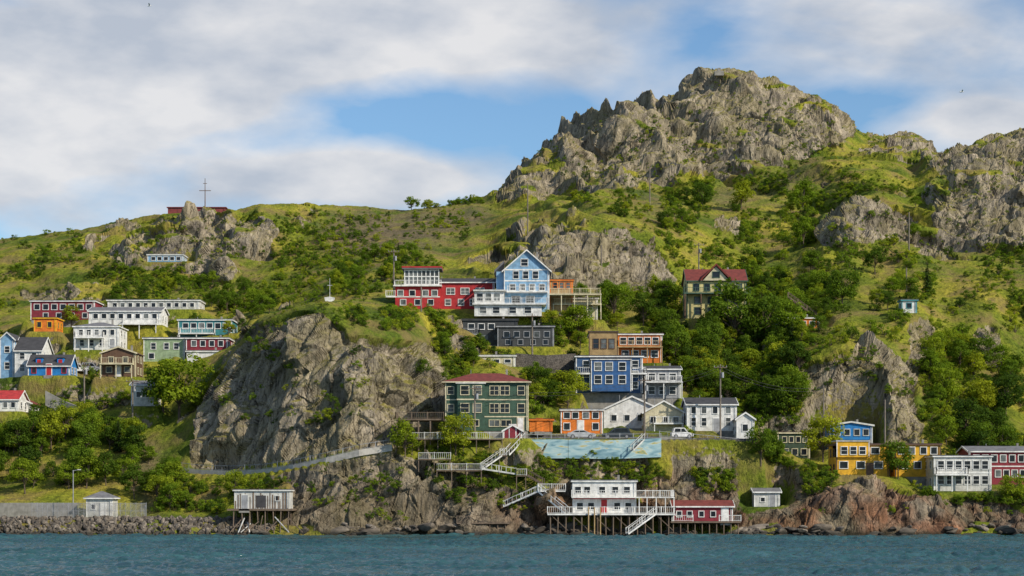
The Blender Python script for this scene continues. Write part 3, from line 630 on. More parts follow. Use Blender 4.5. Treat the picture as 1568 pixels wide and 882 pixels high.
n2=N(nt,'ShaderNodeTexNoise',Scale=0.07,Detail=4.0);L(nt,mp.outputs[0],n2.inputs['Vector'])
L(nt,ramp(nt,n2.outputs[0],[(0.35,(0.018,0.06,0.07)),(0.65,(0.035,0.1,0.11))]),p.inputs['Base Color'])
p.inputs['Roughness'].default_value=0.12;p.inputs['IOR'].default_value=1.33
bp=N(nt,'ShaderNodeBump',Strength=0.8,Distance=0.35);L(nt,n1.outputs[0],bp.inputs['Height']);L(nt,bp.outputs[0],p.inputs['Normal'])
me.materials.append(m)
# ---------------- foliage ----------------
def leafmat(name,cols,tr=0.45):
    m=bpy.data.materials.new(name);m.use_nodes=True;nt=m.node_tree;nt.nodes.clear()
    o=nt.nodes.new('ShaderNodeOutputMaterial');oi=N(nt,'ShaderNodeObjectInfo');at=N(nt,'ShaderNodeAttribute',attribute_name='shade')
    c=ramp(nt,oi.outputs['Random'],[(i/(len(cols)-1),q) for i,q in enumerate(cols)])
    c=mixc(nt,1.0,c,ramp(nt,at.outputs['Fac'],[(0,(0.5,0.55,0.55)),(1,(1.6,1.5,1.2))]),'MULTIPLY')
    d=N(nt,'ShaderNodeBsdfDiffuse');t=N(nt,'ShaderNodeBsdfTranslucent');L(nt,c,d.inputs[0]);L(nt,mixc(nt,1.0,c,(1.6,1.5,0.6),'MULTIPLY'),t.inputs[0])
    x=N(nt,'ShaderNodeMixShader');x.inputs[0].default_value=tr;L(nt,d.outputs[0],x.inputs[1]);L(nt,t.outputs[0],x.inputs[2]);L(nt,x.outputs[0],o.inputs[0]);return m
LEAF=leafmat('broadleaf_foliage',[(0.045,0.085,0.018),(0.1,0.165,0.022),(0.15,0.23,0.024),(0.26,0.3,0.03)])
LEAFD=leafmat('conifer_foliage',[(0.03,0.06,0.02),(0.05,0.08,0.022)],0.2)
bark=paint('bark',(0.12,0.09,0.065),'plain',0.95)
def leaves(cent,nrm,size,r):
    n=len(cent);rv_=r.normal(size=(n,3));nn=nrm*1.0+rv_*0.4;nn/=np.linalg.norm(nn,axis=1)[:,None]
    t=np.cross(nn,r.normal(size=(n,3)));t/=np.linalg.norm(t,axis=1)[:,None];b=np.cross(nn,t)
    s=(size*r.uniform(0.6,1.3,n))[:,None]
    v=np.stack([cent-t*s*0.5,cent-b*s*0.38+nn*s*0.1,cent+t*s*0.5,cent+b*s*0.38+nn*s*0.12],1).reshape(-1,3)
    f=np.arange(n*4).reshape(-1,4);return v,f
def mkplant(name,kind,seed):
    r=np.random.default_rng(seed);b=B();C=[];Nn=[];Sh=[]
    if kind in('tree','bush'):
        Ht=8.0 if kind=='tree' else 2.4
        rad=Ht*(0.36 if kind=='tree' else 0.6);cz=Ht*(0.58 if kind=='tree' else 0.42);rz=Ht*(0.42 if kind=='tree' else 0.5)
        nb=24 if kind=='tree' else 12
        for i in range(nb):
            th=r.uniform(0,2*math.pi);ph=math.acos(r.uniform(-0.75,1));k=r.uniform(0.35,1.0)**0.6
            c=np.array([math.cos(th)*math.sin(ph)*rad*k,math.sin(th)*math.sin(ph)*rad*k,cz+math.cos(ph)*rz*k])
            br=Ht*(r.uniform(0.09,0.17) if kind=='tree' else r.uniform(0.14,0.24))
            n=int((95 if kind=='tree' else 45))
            d=r.normal(size=(n,3));d/=np.linalg.norm(d,axis=1)[:,None]
            q=c+d*br*r.uniform(0.55,1.12,n)[:,None]*np.array([1.1,1.1,0.8])
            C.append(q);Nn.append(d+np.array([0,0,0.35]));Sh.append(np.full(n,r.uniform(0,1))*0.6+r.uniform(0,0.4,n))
            if kind=='tree':
                z0=Ht*r.uniform(0.2,0.45);b.beam('wood',bark,(0,0,z0),tuple(c*0.95),0.13,n=5,w2=0.04)
            else: b.beam('wood',bark,(0,0,0),tuple(c),0.05,n=4,w2=0.02)
        if kind=='tree':
            b.beam('wood',bark,(0,0,-0.8),(0.1,0.05,Ht*0.45),0.34,n=7,w2=0.2);b.beam('wood',bark,(0.1,0.05,Ht*0.45),(0,0,Ht*0.8),0.2,n=6,w2=0.06)
        size=0.42 if kind=='tree' else 0.26
    else:
        Ht=8.0;b.beam('wood',bark,(0,0,-0.8),(0,0,Ht*0.97),0.26,n=6,w2=0.03)
        nt_=17
        for i in range(nt_):
            f=i/(nt_-1);z=Ht*(0.1+0.88*f);R_=Ht*0.22*(1-f)**0.85+0.12
            for k in range(max(4,int(9*(1-f)+3))):
                th=r.uniform(0,6.28);rr_=R_*r.uniform(0.7,1.1);n=int(22*rr_)+5
                t=r.uniform(0.1,1,n);q=np.stack([math.cos(th)*rr_*t,math.sin(th)*rr_*t,z-0.28*rr_*t],1)+r.normal(size=(n,3))*0.1
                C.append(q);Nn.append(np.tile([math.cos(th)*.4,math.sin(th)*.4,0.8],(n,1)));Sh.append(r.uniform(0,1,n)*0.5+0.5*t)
        size=0.3
    C=np.concatenate(C);Nn=np.concatenate(Nn);Sh=np.concatenate(Sh)
    v,f=leaves(C,Nn,size,r)
    bv=[];bf=[]
    for (_,_n),(vv,ff,_m) in b.p.items(): bv=vv;bf=ff
    nv=len(bv);V=[tuple(x) for x in bv]+v.tolist();Fc=list(bf)+(f+nv).tolist()
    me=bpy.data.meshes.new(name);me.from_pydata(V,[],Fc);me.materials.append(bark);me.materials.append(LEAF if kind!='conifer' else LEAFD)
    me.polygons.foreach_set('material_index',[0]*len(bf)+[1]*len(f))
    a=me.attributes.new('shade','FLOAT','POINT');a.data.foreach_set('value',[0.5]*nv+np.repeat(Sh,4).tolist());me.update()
    return me
TM=[mkplant('broadleaf_tree_mesh','tree',s) for s in range(5)]
BM=[mkplant('bush_mesh','bush',s+20) for s in range(4)]
CM=[mkplant('conifer_mesh','conifer',s+40) for s in range(2)]
def boulder(seed):
    r=np.random.default_rng(seed);import bmesh
    bm=bmesh.new();bmesh.ops.create_icosphere(bm,subdivisions=3,radius=0.5)
    pl=r.normal(size=(9,3));pl/=np.linalg.norm(pl,axis=1)[:,None];dd=r.uniform(0.26,0.42,9)
    for v in bm.verts:
        c=np.array(v.co)
        for n_,d_ in zip(pl,dd):
            t=c@n_
            if t>d_: c=c-n_*(t-d_)
        v.co=Vector(c*np.array([1.3,1.0,0.85]))
    me=bpy.data.meshes.new('boulder_mesh');bm.to_mesh(me);bm.free();return me
rm_,nt,p,o=newmat('boulder_rock');tc=N(nt,'ShaderNodeTexCoord');n1=N(nt,'ShaderNodeTexNoise',Scale=3.0,Detail=8.0);L(nt,tc.outputs['Object'],n1.inputs['Vector'])
oi=N(nt,'ShaderNodeObjectInfo')
cc=mixc(nt,0.85,ramp(nt,n1.outputs[0],[(0.3,(0.07,0.065,0.06)),(0.7,(0.25,0.23,0.2))]),ramp(nt,oi.outputs['Random'],[(0,(0.25,0.21,0.18)),(0.5,(0.6,0.52,0.43)),(1,(1.2,1.1,1.0))]),'MULTIPLY')
g2=N(nt,'ShaderNodeNewGeometry');s2=N(nt,'ShaderNodeSeparateXYZ');L(nt,g2.outputs['Position'],s2.inputs[0])
wt2=N(nt,'ShaderNodeMapRange');wt2.inputs[1].default_value=0.9;wt2.inputs[2].default_value=0.4;L(nt,s2.outputs[2],wt2.inputs[0])
cc=mixc(nt,mathn(nt,'MULTIPLY',wt2.outputs[0],0.85),cc,(0.018,0.017,0.012))
L(nt,cc,p.inputs['Base Color']);p.inputs['Roughness'].default_value=0.9
bp=N(nt,'ShaderNodeBump',Strength=0.5,Distance=0.1);L(nt,n1.outputs[0],bp.inputs['Height']);L(nt,bp.outputs[0],p.inputs['Normal'])
KM=[boulder(s) for s in range(5)]
for k in KM:k.materials.append(rm_)
def mkcol(name,meshes):
    c=bpy.data.collections.new(name)
    for i,me in enumerate(meshes): c.objects.link(bpy.data.objects.new(name+'_variant',me))
    return c
def scatter(name,col,pts,scl,rot,nvar):
    me=bpy.data.meshes.new(name);me.from_pydata([tuple(q) for q in pts],[],[])
    a=me.attributes.new('scl','FLOAT_VECTOR','POINT');a.data.foreach_set('vector',np.array(scl,dtype=np.float32).ravel())
    a=me.attributes.new('rot','FLOAT_VECTOR','POINT');a.data.foreach_set('vector',np.array(rot,dtype=np.float32).ravel())
    a=me.attributes.new('idx','INT','POINT');a.data.foreach_set('value',rng.integers(0,nvar,len(pts)).astype(np.int32))
    ob=bpy.data.objects.new(name,me);scene.collection.objects.link(ob)
    ng=bpy.data.node_groups.new(name,'GeometryNodeTree')
    ng.interface.new_socket('Geometry',in_out='INPUT',socket_type='NodeSocketGeometry');ng.interface.new_socket('Geometry',in_out='OUTPUT',socket_type='NodeSocketGeometry')
    gi=ng.nodes.new('NodeGroupInput');go=ng.nodes.new('NodeGroupOutput');ip=ng.nodes.new('GeometryNodeInstanceOnPoints');ci=ng.nodes.new('GeometryNodeCollectionInfo')
    ci.inputs['Collection'].default_value=col;ci.inputs['Separate Children'].default_value=True;ci.inputs['Reset Children'].default_value=True
    def na(n,t):
        x=ng.nodes.new('GeometryNodeInputNamedAttribute');x.data_type=t;x.inputs['Name'].default_value=n;return x.outputs['Attribute']
    e=ng.nodes.new('FunctionNodeEulerToRotation');ng.links.new(na('rot','FLOAT_VECTOR'),e.inputs[0])
    ng.links.new(gi.outputs[0],ip.inputs['Points']);ng.links.new(ci.outputs[0],ip.inputs['Instance']);ip.inputs['Pick Instance'].default_value=True
    ng.links.new(na('idx','INT'),ip.inputs['Instance Index']);ng.links.new(e.outputs[0],ip.inputs['Rotation']);ng.links.new(na('scl','FLOAT_VECTOR'),ip.inputs['Scale'])
    ng.links.new(ip.outputs[0],go.inputs[0])
    md=ob.modifiers.new('scatter','NODES');md.node_group=ng;return ob
def inpoly(P,u,v):
    r=False;n=len(P)
    for i in range(n):
        x1,y1=P[i];x2,y2=P[(i+1)%n]
        if (y1>v)!=(y2>v) and u<(x2-x1)*(v-y1)/(y2-y1)+x1: r=not r
    return r
CL=rng.uniform(0,1,(140,60))
def clump(u,v):
    x=(u+300)/38.0;y=v/26.0;i=int(x)%139;j=int(y)%59;a=x-int(x);b=y-int(y);a=a*a*(3-2*a);b=b*b*(3-2*b)
    return CL[i,j]*(1-a)*(1-b)+CL[i+1,j]*a*(1-b)+CL[i,j+1]*(1-a)*b+CL[i+1,j+1]*a*b
def polypts(P,n,rockmax=0.5,cl=0.45):
    us=[a for a,_ in P];vs=[b for _,b in P];out=[];t=0
    while len(out)<n and t<n*14:
        t+=1;u=random.uniform(min(us),max(us));v=random.uniform(min(vs),max(vs))
        if not inpoly(P,u,v):continue
        if clump(u,v)<cl and random.random()<0.85:continue
        q=look(u,v)
        if q is None or q[3]>0.25:continue
        mi=MROCK[int(np.clip((u+300)/2,0,MROCK.shape[0]-1)),int(np.clip((v-50)/2,0,MROCK.shape[1]-1))]
        if mi>rockmax and random.random()<0.93:continue
        out.append(q)
    return out
TT=([],[],[]);BB=([],[],[]);CC=([],[],[])
def addp(L3,q,s,sink=0.15):
    L3[0].append((q[0],q[1],q[2]-sink*s));f=s*random.uniform(0.9,1.15);L3[1].append((f,s*random.uniform(0.9,1.15),s*random.uniform(0.8,1.1)));L3[2].append((random.uniform(-.08,.08),random.uniform(-.08,.08),random.uniform(0,6.28)))
TREES=[([(-250,650),(110,640),(205,675),(215,780),(190,755),(-250,768)],120,.45,.8,.3),
([(215,700),(255,715),(300,790),(230,785)],14,.35,.6,.3),
([(1050,560),(1100,490),(1190,460),(1260,505),(1230,560),(1225,650),(1160,640),(1060,605)],75,.45,.85,.35),
([(1410,600),(1440,520),(1600,480),(1820,480),(1820,740),(1600,735),(1440,690),(1410,640)],80,.4,.85,.35),
([(1240,440),(1400,430),(1400,500),(1250,510)],22,.35,.6,.35),
([(1150,410),(1250,400),(1280,470),(1150,470)],18,.4,.7,.4),
([(870,440),(1050,445),(1040,510),(880,520)],20,.4,.7,.3),
([(500,420),(600,385),(690,370),(640,410),(590,440),(500,455)],26,.35,.55,.4),
([(820,585),(920,600),(900,625),(820,640)],12,.35,.55,.2),
([(820,490),(900,490),(900,540),(830,530)],10,.35,.5,.2),
([(1010,520),(1080,560),(1100,610),(1050,610),(1010,560)],14,.4,.65,.2),
([(345,530),(380,500),(440,480),(420,450),(340,480)],12,.35,.55,.3),
([(90,500),(420,470),(350,430),(200,440)],22,.3,.5,.4),
([(640,560),(700,510),(740,560),(680,600)],8,.3,.45,.2),
([(1160,700),(1190,690),(1200,740),(1150,740)],6,.35,.5,.2),
([(1240,360),(1420,370),(1400,300),(1260,300)],6,.3,.5,.4),
([(870,330),(1040,355),(1240,340),(1240,300),(1050,300),(880,310)],20,.3,.5,.4)]
for P_,n,a_,b__,cl in TREES:
    for q in polypts(P_,n,.5,cl): addp(TT if random.random()<0.95 else CC,q,random.uniform(a_,b__))
BUSH=[([(-250,375),(150,355),(420,440),(400,500),(200,520),(-250,520)],850,.25,.9,.42),
([(-250,520),(230,560),(240,640),(200,740),(-250,760)],330,.4,1.1,.4),
([(410,330),(640,330),(740,325),(690,400),(600,450),(420,470)],520,.25,.8,.42),
([(520,470),(690,480),(690,530),(640,515),(540,500)],110,.35,.8,.3),
([(640,540),(840,500),(900,560),(830,640),(700,600)],130,.4,.9,.3),
([(860,300),(1060,280),(1280,260),(1420,300),(1250,400),(1180,470),(1050,430),(1000,350)],680,.3,.95,.5),
([(880,450),(1060,440),(1240,420),(1260,650),(1150,690),(1050,640),(1000,560),(900,520)],400,.5,1.2,.35),
([(1240,360),(1440,370),(1820,380),(1820,740),(1440,740),(1410,640),(1240,520)],780,.35,1.05,.47),
([(640,690),(760,690),(870,735),(860,790),(700,780),(650,730)],150,.25,.65,.25),
([(1050,665),(1130,690),(1120,760),(1070,760)],70,.3,.8,.2),
([(1180,700),(1290,735),(1250,760),(1180,750)],50,.3,.7,.2),
([(1400,745),(1600,755),(1600,778),(1430,770)],80,.3,.7,.2),
([(220,735),(440,740),(430,790),(240,785)],110,.3,.8,.2),
([(330,590),(400,500),(560,470),(560,640),(330,700)],70,.25,.7,.45),
([(780,240),(1000,160),(1250,150),(1330,210),(1430,215),(1250,260),(1060,290),(880,290)],320,.2,.6,.4),
([(140,340),(410,330),(400,430),(150,440)],120,.2,.6,.4),
([(1250,530),(1400,540),(1400,670),(1240,660)],45,.3,.6,.3),
([(450,730),(640,710),(640,800),(460,800)],60,.25,.6,.4),
([(1200,740),(1420,745),(1560,790),(1220,790)],40,.2,.5,.4),
([(820,706),(1010,706),(1010,755),(870,750)],90,.3,.7,.1),
([(600,322),(740,312),(720,300),(620,305)],26,.5,1.0,0)]
for P_,n,a_,b__,cl in BUSH:
    rmx=2 if (b__<=.8) else 0.5
    for q in polypts(P_,n,rmx,cl): addp(BB,q,random.uniform(a_,b__))
SC=([],[],[])
for P_,n in [([(-250,372),(400,325),(760,310),(700,400),(600,460),(400,520),(-250,560)],1500),([(780,300),(1250,250),(1568,260),(1820,260),(1820,560),(1240,520),(1050,440),(860,320)],1700),([(860,230),(1100,110),(1300,190),(1430,210),(1568,200),(1568,300),(900,300)],700)]:
    for q in polypts(P_,n,2,.3): addp(SC,q,random.uniform(.13,.32))
scatter('tree_mass',mkcol('tree',TM),*TT,len(TM))
scatter('bush_mass',mkcol('bush',BM),*BB,len(BM))
scatter('heath_scrub',mkcol('scrub',BM),*SC,len(BM))
if CC[0]: scatter('conifer_mass',mkcol('conifer',CM),*CC,len(CM))
def tree(u,vb,hpx,y=None,wide=1.0,kind='tree'):
    if y is None:
        q=look(u,vb);
        if q is None:return
        x,y,z,_=q
    else: x=PX(u,y);z=float(gz(np.array(x),np.array(float(y))))
    s=hpx*y/F/8.0*1.02
    me=random.choice(TM if kind=='tree' else CM)
    o=bpy.data.objects.new('deciduous_tree' if kind=='tree' else 'conifer_tree',me);scene.collection.objects.link(o)
    o.location=(x,y,z-0.1);o.scale=(s*wide,s*wide,s);o.rotation_euler=(0,0,random.uniform(0,6.28))
for a_ in [(275,642,98,None,1.2),(250,630,70,None,1.2),(78,690,60),(30,700,55),(620,722,58,307.5),(698,712,66,308.5),(870,622,55,None,1.3),(840,620,40),(820,622,36),(940,495,62,None,1.1),(885,520,52,None,1.2),(843,512,36),(985,500,48),
 (1035,560,58,None,1.1),(1125,545,95,380,1.1),(1170,545,85,380,1.1),(1085,540,55),(1260,715,70,326,1.1),(1375,732,60,311.5,1.0),(1550,785,42,307,1.2),(1165,740,55),(1150,600,60),(1195,640,60),(360,765,45),(110,500,35),(1480,680,70),(1450,620,60),(1540,640,70),(1500,720,60),
 (1230,325,50,None,1.0),(1075,320,42),(1135,322,45),(1290,470,60),(1340,420,40),(1230,380,45),(1210,520,60),(630,322,20,None,1.5),(655,322,16,None,1.5),(650,585,35),(400,480,30),(95,650,40),(515,455,22),(545,452,25)]:
    tree(*a_)
for a_ in [(820,508,30),(1005,500,35),(1020,505,38),(610,400,28),(590,420,24),(1215,600,45),(1420,450,45),(720,312,14)]: tree(*a_[:3],kind='conifer')
kp=[];ks=[];kr=[]
for _ in range(1900):
    u=random.uniform(-250,380);y=random.uniform(299.6,305.5)
    x=PX(u,y);z=float(gz(np.array(x),np.array(y)))
    s=random.uniform(0.35,1.1);kp.append((x,y,z+0.1));ks.append((s,s,s*0.9));kr.append(tuple(random.uniform(0,6) for _ in range(3)))
for _ in range(900):
    u=random.uniform(380,1820);y=random.uniform(299.6,303.5)
    if clump(u*1.6,400)<0.4 and random.random()<.8: continue
    x=PX(u,y);z=float(gz(np.array(x),np.array(y)))
    if z>1.6:continue
    s=random.uniform(0.4,1.0)*random.choice((1,1,1.7,2.6));kp.append((x,y,z-0.05*s));ks.append((s*1.4,s,s*0.75));kr.append((random.uniform(-.4,.4),random.uniform(-.4,.4),random.uniform(0,6)))
scatter('shore_boulders',mkcol('boulder',KM),kp,ks,kr,len(KM))
# ---------------- structures ----------------
def P3(u,v,y): return Vector((PX(u,y),y,PZ(v,y)))
def wallpath(name,pts,th,h,down,mat,rail=None,part='wall'):
    b=B();q=[P3(*a) for a in pts]
    for i in range(len(q)-1):
        p0,p1=q[i],q[i+1];d=Vector((p1.x-p0.x,p1.y-p0.y,0)).normalized();n=Vector((-d.y,d.x,0))*th/2;e=d*0.03
        vs=[p0-n-e,p1-n+e,p1+n+e,p0+n-e];lo=[Vector((a.x,a.y,a.z-down)) for a in vs];hi=[Vector((a.x,a.y,a.z+h)) for a in vs]
        b.poly(part,mat,lo+hi,[(0,1,2,3),(4,5,6,7),(0,1,5,4),(1,2,6,5),(2,3,7,6),(3,0,4,7)])
        if rail: b.rail('handrail',rail,p0+Vector((0,0,h)),p1+Vector((0,0,h)),0.8,1.2,2.5)
    b.make(name)
wallpath('path_retaining_wall',[(u,v,y-0.5) for u,v,y in PATH],0.35,0.55,0.45,paint('pale_concrete',(0.45,0.43,0.39),'plain',.95),T('grey'))
wallpath('sea_wall',[(-200,793,311),(0,793,311),(118,793,311)],0.5,2.4,1,concrete())
wallpath('concrete_wall',[(70,612,352),(100,628,352),(130,640,350)],0.4,1.6,1,concrete())
wallpath('stone_retaining_wall',[(790,562,346.5),(835,565,347),(880,562,349)],0.6,2.4,1.5,paint('dark_stone',(0.12,0.105,0.09),'stone',0.95))
wallpath('roadside_guard_wall',[(1010,673,312.2),(1060,677,312.4),(1130,684,313)],0.3,0.5,1.5,concrete(),T('grey'))
m,nt,p,o=newmat('painted_mural');tc=N(nt,'ShaderNodeTexCoord');mp=N(nt,'ShaderNodeMapping');mp.inputs['Scale'].default_value=(0.25,1,0.9);L(nt,tc.outputs['Object'],mp.inputs[0])
n1=N(nt,'ShaderNodeTexNoise',Scale=1.3,Detail=5.0,Distortion=1.0);L(nt,mp.outputs[0],n1.inputs['Vector'])
c=ramp(nt,n1.outputs[0],[(0.32,(0.12,0.24,0.3)),(0.48,(0.28,0.43,0.47)),(0.58,(0.4,0.52,0.52)),(0.64,(0.46,0.38,0.12)),(0.7,(0.15,0.26,0.17))]);L(nt,c,p.inputs['Base Color']);p.inputs['Roughness'].default_value=0.85
wallpath('mural_wall',[(802,698,310.6),(870,698,310.6),(940,699,310.6),(1012,696,311)],0.4,2.6,0.4,m)
b=B();q=[P3(802,672,310.7),P3(1012,671,311)];b.rail('rail',T('grey'),q[0],q[1],0.7,2.0,2.0);b.make('roadside_railing')
b=B()
b.box('deck',wood(),PX(607,312),PX(680,312),309.5,316,PZ(642,312)-0.25,PZ(642,312))
for u in (609,625,642,660,678): b.beam('posts',wood(),(PX(u,312),309.7,PZ(642,312)-.2),(PX(u,312),309.7,PZ(690,312)),0.2)
b.rail('rail',wood(),(PX(607,312),309.6,PZ(642,312)),(PX(680,312),309.6,PZ(642,312)));b.rail('rail',wood(),(PX(607,312),309.6,PZ(642,312)),(PX(607,312),316,PZ(642,312)))
b.make('wooden_deck')
b=B();wt=T('offwhite')
def dk(u0,u1,v,y0,y1,rail=True,legs=3):
    z=PZ(v,y0);x0=PX(u0,y0);x1=PX(u1,y0);b.box('platform',wood(),x0,x1,y0,y1,z-0.15,z)
    if rail: b.rail('rail',wt,(x0,y0+.05,z),(x1,y0+.05,z));b.rail('rail',wt,(x0,y0+.05,z),(x0,y1,z))
    n=max(2,int((x1-x0)/2)+1)
    for i in range(n):
        x=x0+.1+(x1-x0-.2)*i/(n-1);b.beam('posts',wood(),(x,y0+.15,z-.2),(x,y0+.15,z-legs),0.13)
dk(630,770,672,308.5,311,True,3);dk(668,738,720,304.8,307,True,2.5);dk(790,806,728,304.5,306.5,True,3)
b.stairs(wt,P3(738,718,305.6),P3(768,697,307));dk(764,776,697,306.4,308.2);b.stairs(wt,P3(776,697,307.3),P3(800,672,309.8));b.stairs(wt,P3(738,718,305.4),P3(790,726,305.2))
b.stairs(wood(),P3(806,727,305.2),P3(832,742,304.4))
dk(640,690,703,305.6,307,True,2)
b.stairs(wt,P3(968,690,309.6),P3(985,673,310.2))
b.make('white_staircase')
wt=T('white')
def wffn(b,d,s,uc,w,H,D):
    X=lambda u:(u-uc)*s
    Zv=lambda v:(d['vb']-v)*s
    b.box('deck',wt,X(838),X(1032),-2.6,D+0.5,-0.25,-0.02);b.rail('deck_rail',wt,(X(838),-2.5,0),(X(1032),-2.5,0),1.0);b.rail('deck_rail',wt,(X(1032),-2.5,0),(X(1032),D,0),1.0)
    b.box('upper_deck',wt,X(875),X(1032),-1.3,-.06,Zv(762.5),Zv(761));b.box('upper_deck',wt,X(976)+.02,X(1032),-.06,D,Zv(762.5),Zv(761))
    b.rail('deck_rail',wt,(X(875),-1.2,Zv(761)),(X(1032),-1.2,Zv(761)),1.0);b.rail('deck_rail',wt,(X(1032),-1.2,Zv(761)),(X(1032),D,Zv(761)),1.0);b.rail('deck_rail',wt,(X(976),D,Zv(761)),(X(1032),D,Zv(761)),1.0)
    for u in (978,990,1004,1018,1031):
        b.beam('posts',wt,(X(u),-1.2,0),(X(u),-1.2,Zv(762)),0.13)
    for u in range(842,1034,12):
        for yy in (-2.2,1.5,5): b.beam('piles',wood(),(X(u),yy,-0.2),(X(u)+random.uniform(-.1,.1),yy,-4.2),0.22,n=6)
    for i in range(6):
        u=845+i*32;b.beam('braces',wood(),(X(u),-2.25,-0.4),(X(u+24),-2.25,-2.6),0.1)
    for i in range(3): b.beam('timbers',T('tan'),(X(900+i*9),-2.8,-3.2),(X(900+i*9),-2.8,1.0),0.22,n=6)
    b.stairs(wt,(X(958),-4.2,-3.1),(X(1000),-3.2,-0.1),1.3)
    b.stairs(wt,(X(826),1,Zv(752)),(X(868),-1.8,0),1.2);b.stairs(wt,(X(772),2.2,Zv(776)),(X(826),1,Zv(752)),1.2)
    b.box('landing',wt,X(824),X(866),0.3,2,Zv(753),Zv(751));b.rail('deck_rail',wt,(X(824),0.3,Zv(751)),(X(866),0.3,Zv(751)),1.0)
    b.box('ac_unit',T('grey'),X(962),X(970),-0.5,-0.05,0.1,0.9)
    b.beam('red_trim',T('red'),(X(878),-0.1,Zv(763.5)),(X(972),-0.1,Zv(763.5)),0.15)
house('waterfront_house',877,974,786,738,302,6,'white','flat',0,'greyr',trim='white',rows=[(750,[885,899,922,942,960],9,9),(775,[888,905,945,962],9,10)],door=(925,'red'),fn=wffn,dopad=False,fd=0);build_house(HQ[-1])
def shfn(b,d,s,uc,w,H,D):
    X=lambda u:(u-uc)*s
    b.box('deck',wood(),X(1026),X(1133),-1.4,D+.3,-0.25,-0.02);b.rail('deck_rail',wt,(X(1100),-1.3,0),(X(1133),-1.3,0),0.9);b.rail('deck_rail',wt,(X(1028),-1.3,0),(X(1060),-1.3,0),0.9)
    for u in range(1030,1134,11):
        for yy in (-1.1,3): b.beam('piles',wood(),(X(u),yy,-0.2),(X(u),yy,-3.2),0.2,n=6)
house('red_boathouse',1031,1122,798,776,301.5,5,'maroon','gable_s',8,'redroof',rows=[(787,[1040,1056,1074,1092],7,8)],door=(1110,'white'),fn=shfn,dopad=False,fd=0,side=False);build_house(HQ[-1])
def skfn(b,d,s,uc,w,H,D):
    b.box('platform',wood(),-w-1,w+.6,-1,D+.5,-0.3,-0.02)
    for i in range(8):
        x=-w+2*w*i/7;b.beam('stilts',wood(),(x,-.8,-.2),(x+random.uniform(-.3,.3),-1.0,-4.2),0.2,n=6);b.beam('stilts',wood(),(x,2,-.2),(x,2,-3.5),0.2,n=6)
    for i in range(14):
        x=-w+random.uniform(0,2*w);b.beam('fallen_timbers',T('offwhite') if i%4==0 else wood(),(x,-1.3,-1.0-random.random()*1.5),(x+random.uniform(-2.5,2.5),-1.6-random.random(),-3.6),0.12)
    for i in range(22):
        x=-w+2*w*(i+random.random()*.5)/22;b.box('weathered_boards',wood(),x,x+random.uniform(.1,.25),-.035,-.004,0.05,H*random.uniform(.4,.97))
    b.box('opening_shade_panel',R('dark'),-w*.2,w*.15,-.06,-.04,0.2,H*.75)  # flat dark panel on the wall, its colour standing for the shade inside an opening
house('wooden_fishing_shack',359,443,779,752,302,4.5,'offwhite','flat',0,'brownr',trim='offwhite',rows=[(763,[425],6,7)],door=(375,'grey'),fn=skfn,dopad=False,fd=0,side=False);build_house(HQ[-1])
b=B()
b.box('platform',wood(),PX(700,302),PX(780,302),300.5,305,PZ(800,302)-.2,PZ(800,302));b.rail('rail',wood(),(PX(700,302),300.6,PZ(800,302)),(PX(780,302),300.6,PZ(800,302)),1.0,0.8)
for u in range(702,780,12): b.beam('piles',wood(),(PX(u,302),300.8,PZ(801,302)),(PX(u,302),300.8,-.8),0.2,n=6)
b.make('wooden_wharf')
b=B();g=T('grey')
fx0=PX(50,307);fx1=PX(225,307);fz=PZ(793,307)-.2
n=22
for i in range(n+1):
    x=fx0+(fx1-fx0)*i/n;b.beam('posts',g,(x,306.5,fz),(x,306.5,fz+2.6),0.07,n=6)
for z in (0.1,1.3,2.5): b.beam('rails',g,(fx0,306.5,fz+z),(fx1,306.5,fz+z),0.05)
for i in range(130):
    x=fx0+(fx1-fx0)*i/130
    b.beam('mesh',g,(x,306.5,fz+.1),(min(x+1.2,fx1),306.5,fz+2.5),0.02);b.beam('mesh',g,(x,306.5,fz+2.5),(min(x+1.2,fx1),306.5,fz+.1),0.02)
b.make('chain_link_fence')
b=B();b.stairs(wood(),P3(1250,486,384),P3(1207,455,384),1.2);b.make('wooden_staircase')
def pole(u,v0,v1,y,cross=True,name='utility_pole',mat=None):
    b=B();p=P3(u,v1,y);x,z1=p.x,P3(u,v0,y).z;mt=mat or paint('pole_wood',(0.2,0.17,0.14),'plain',.9)
    b.beam('pole',mt,(x,y,p.z-2.5),(x,y,z1),0.36,n=8,w2=0.24)
    if cross:
        b.beam('crossarm',wood(),(x-1.1,y-.2,z1-.5),(x+1.1,y-.2,z1-.5),0.12)
        for k in (-1,-.4,.4,1): b.beam('insulators',T('grey'),(x+k,y-.2,z1-.42),(x+k,y-.2,z1-.2),0.1,n=6)
        b.beam('transformer',T('grey'),(x+.35,y-.1,z1-2.2),(x+.35,y-.1,z1-1.3),0.45,n=10)
    b.make(name);return Vector((x,y-.2,z1-.3))
pl=[pole(603,382,460,384),pole(808,280,342,455,False),pole(995,256,310,500,False),pole(921,375,430,415,False),pole(1070,372,410,430),pole(1392,325,385,440,False),pole(1388,410,460,392,False),
 pole(987,578,668,322),pole(1103,558,665,323),pole(1355,612,690,326,False),pole(203,580,668,345),pole(129,555,628,358),pole(727,590,662,311,True),pole(815,480,535,352),pole(645,440,475,368,False),pole(1261,590,660,338,False)]
b=B()
def wire(p,q,sag=1.0):
    n=10
    for i in range(n):
        a=p.lerp(q,i/n);c=p.lerp(q,(i+1)/n);a.z-=sag*4*(i/n)*(1-i/n);t=(i+1)/n;c.z-=sag*4*t*(1-t);b.beam('cable',R('dark'),a,c,0.035)
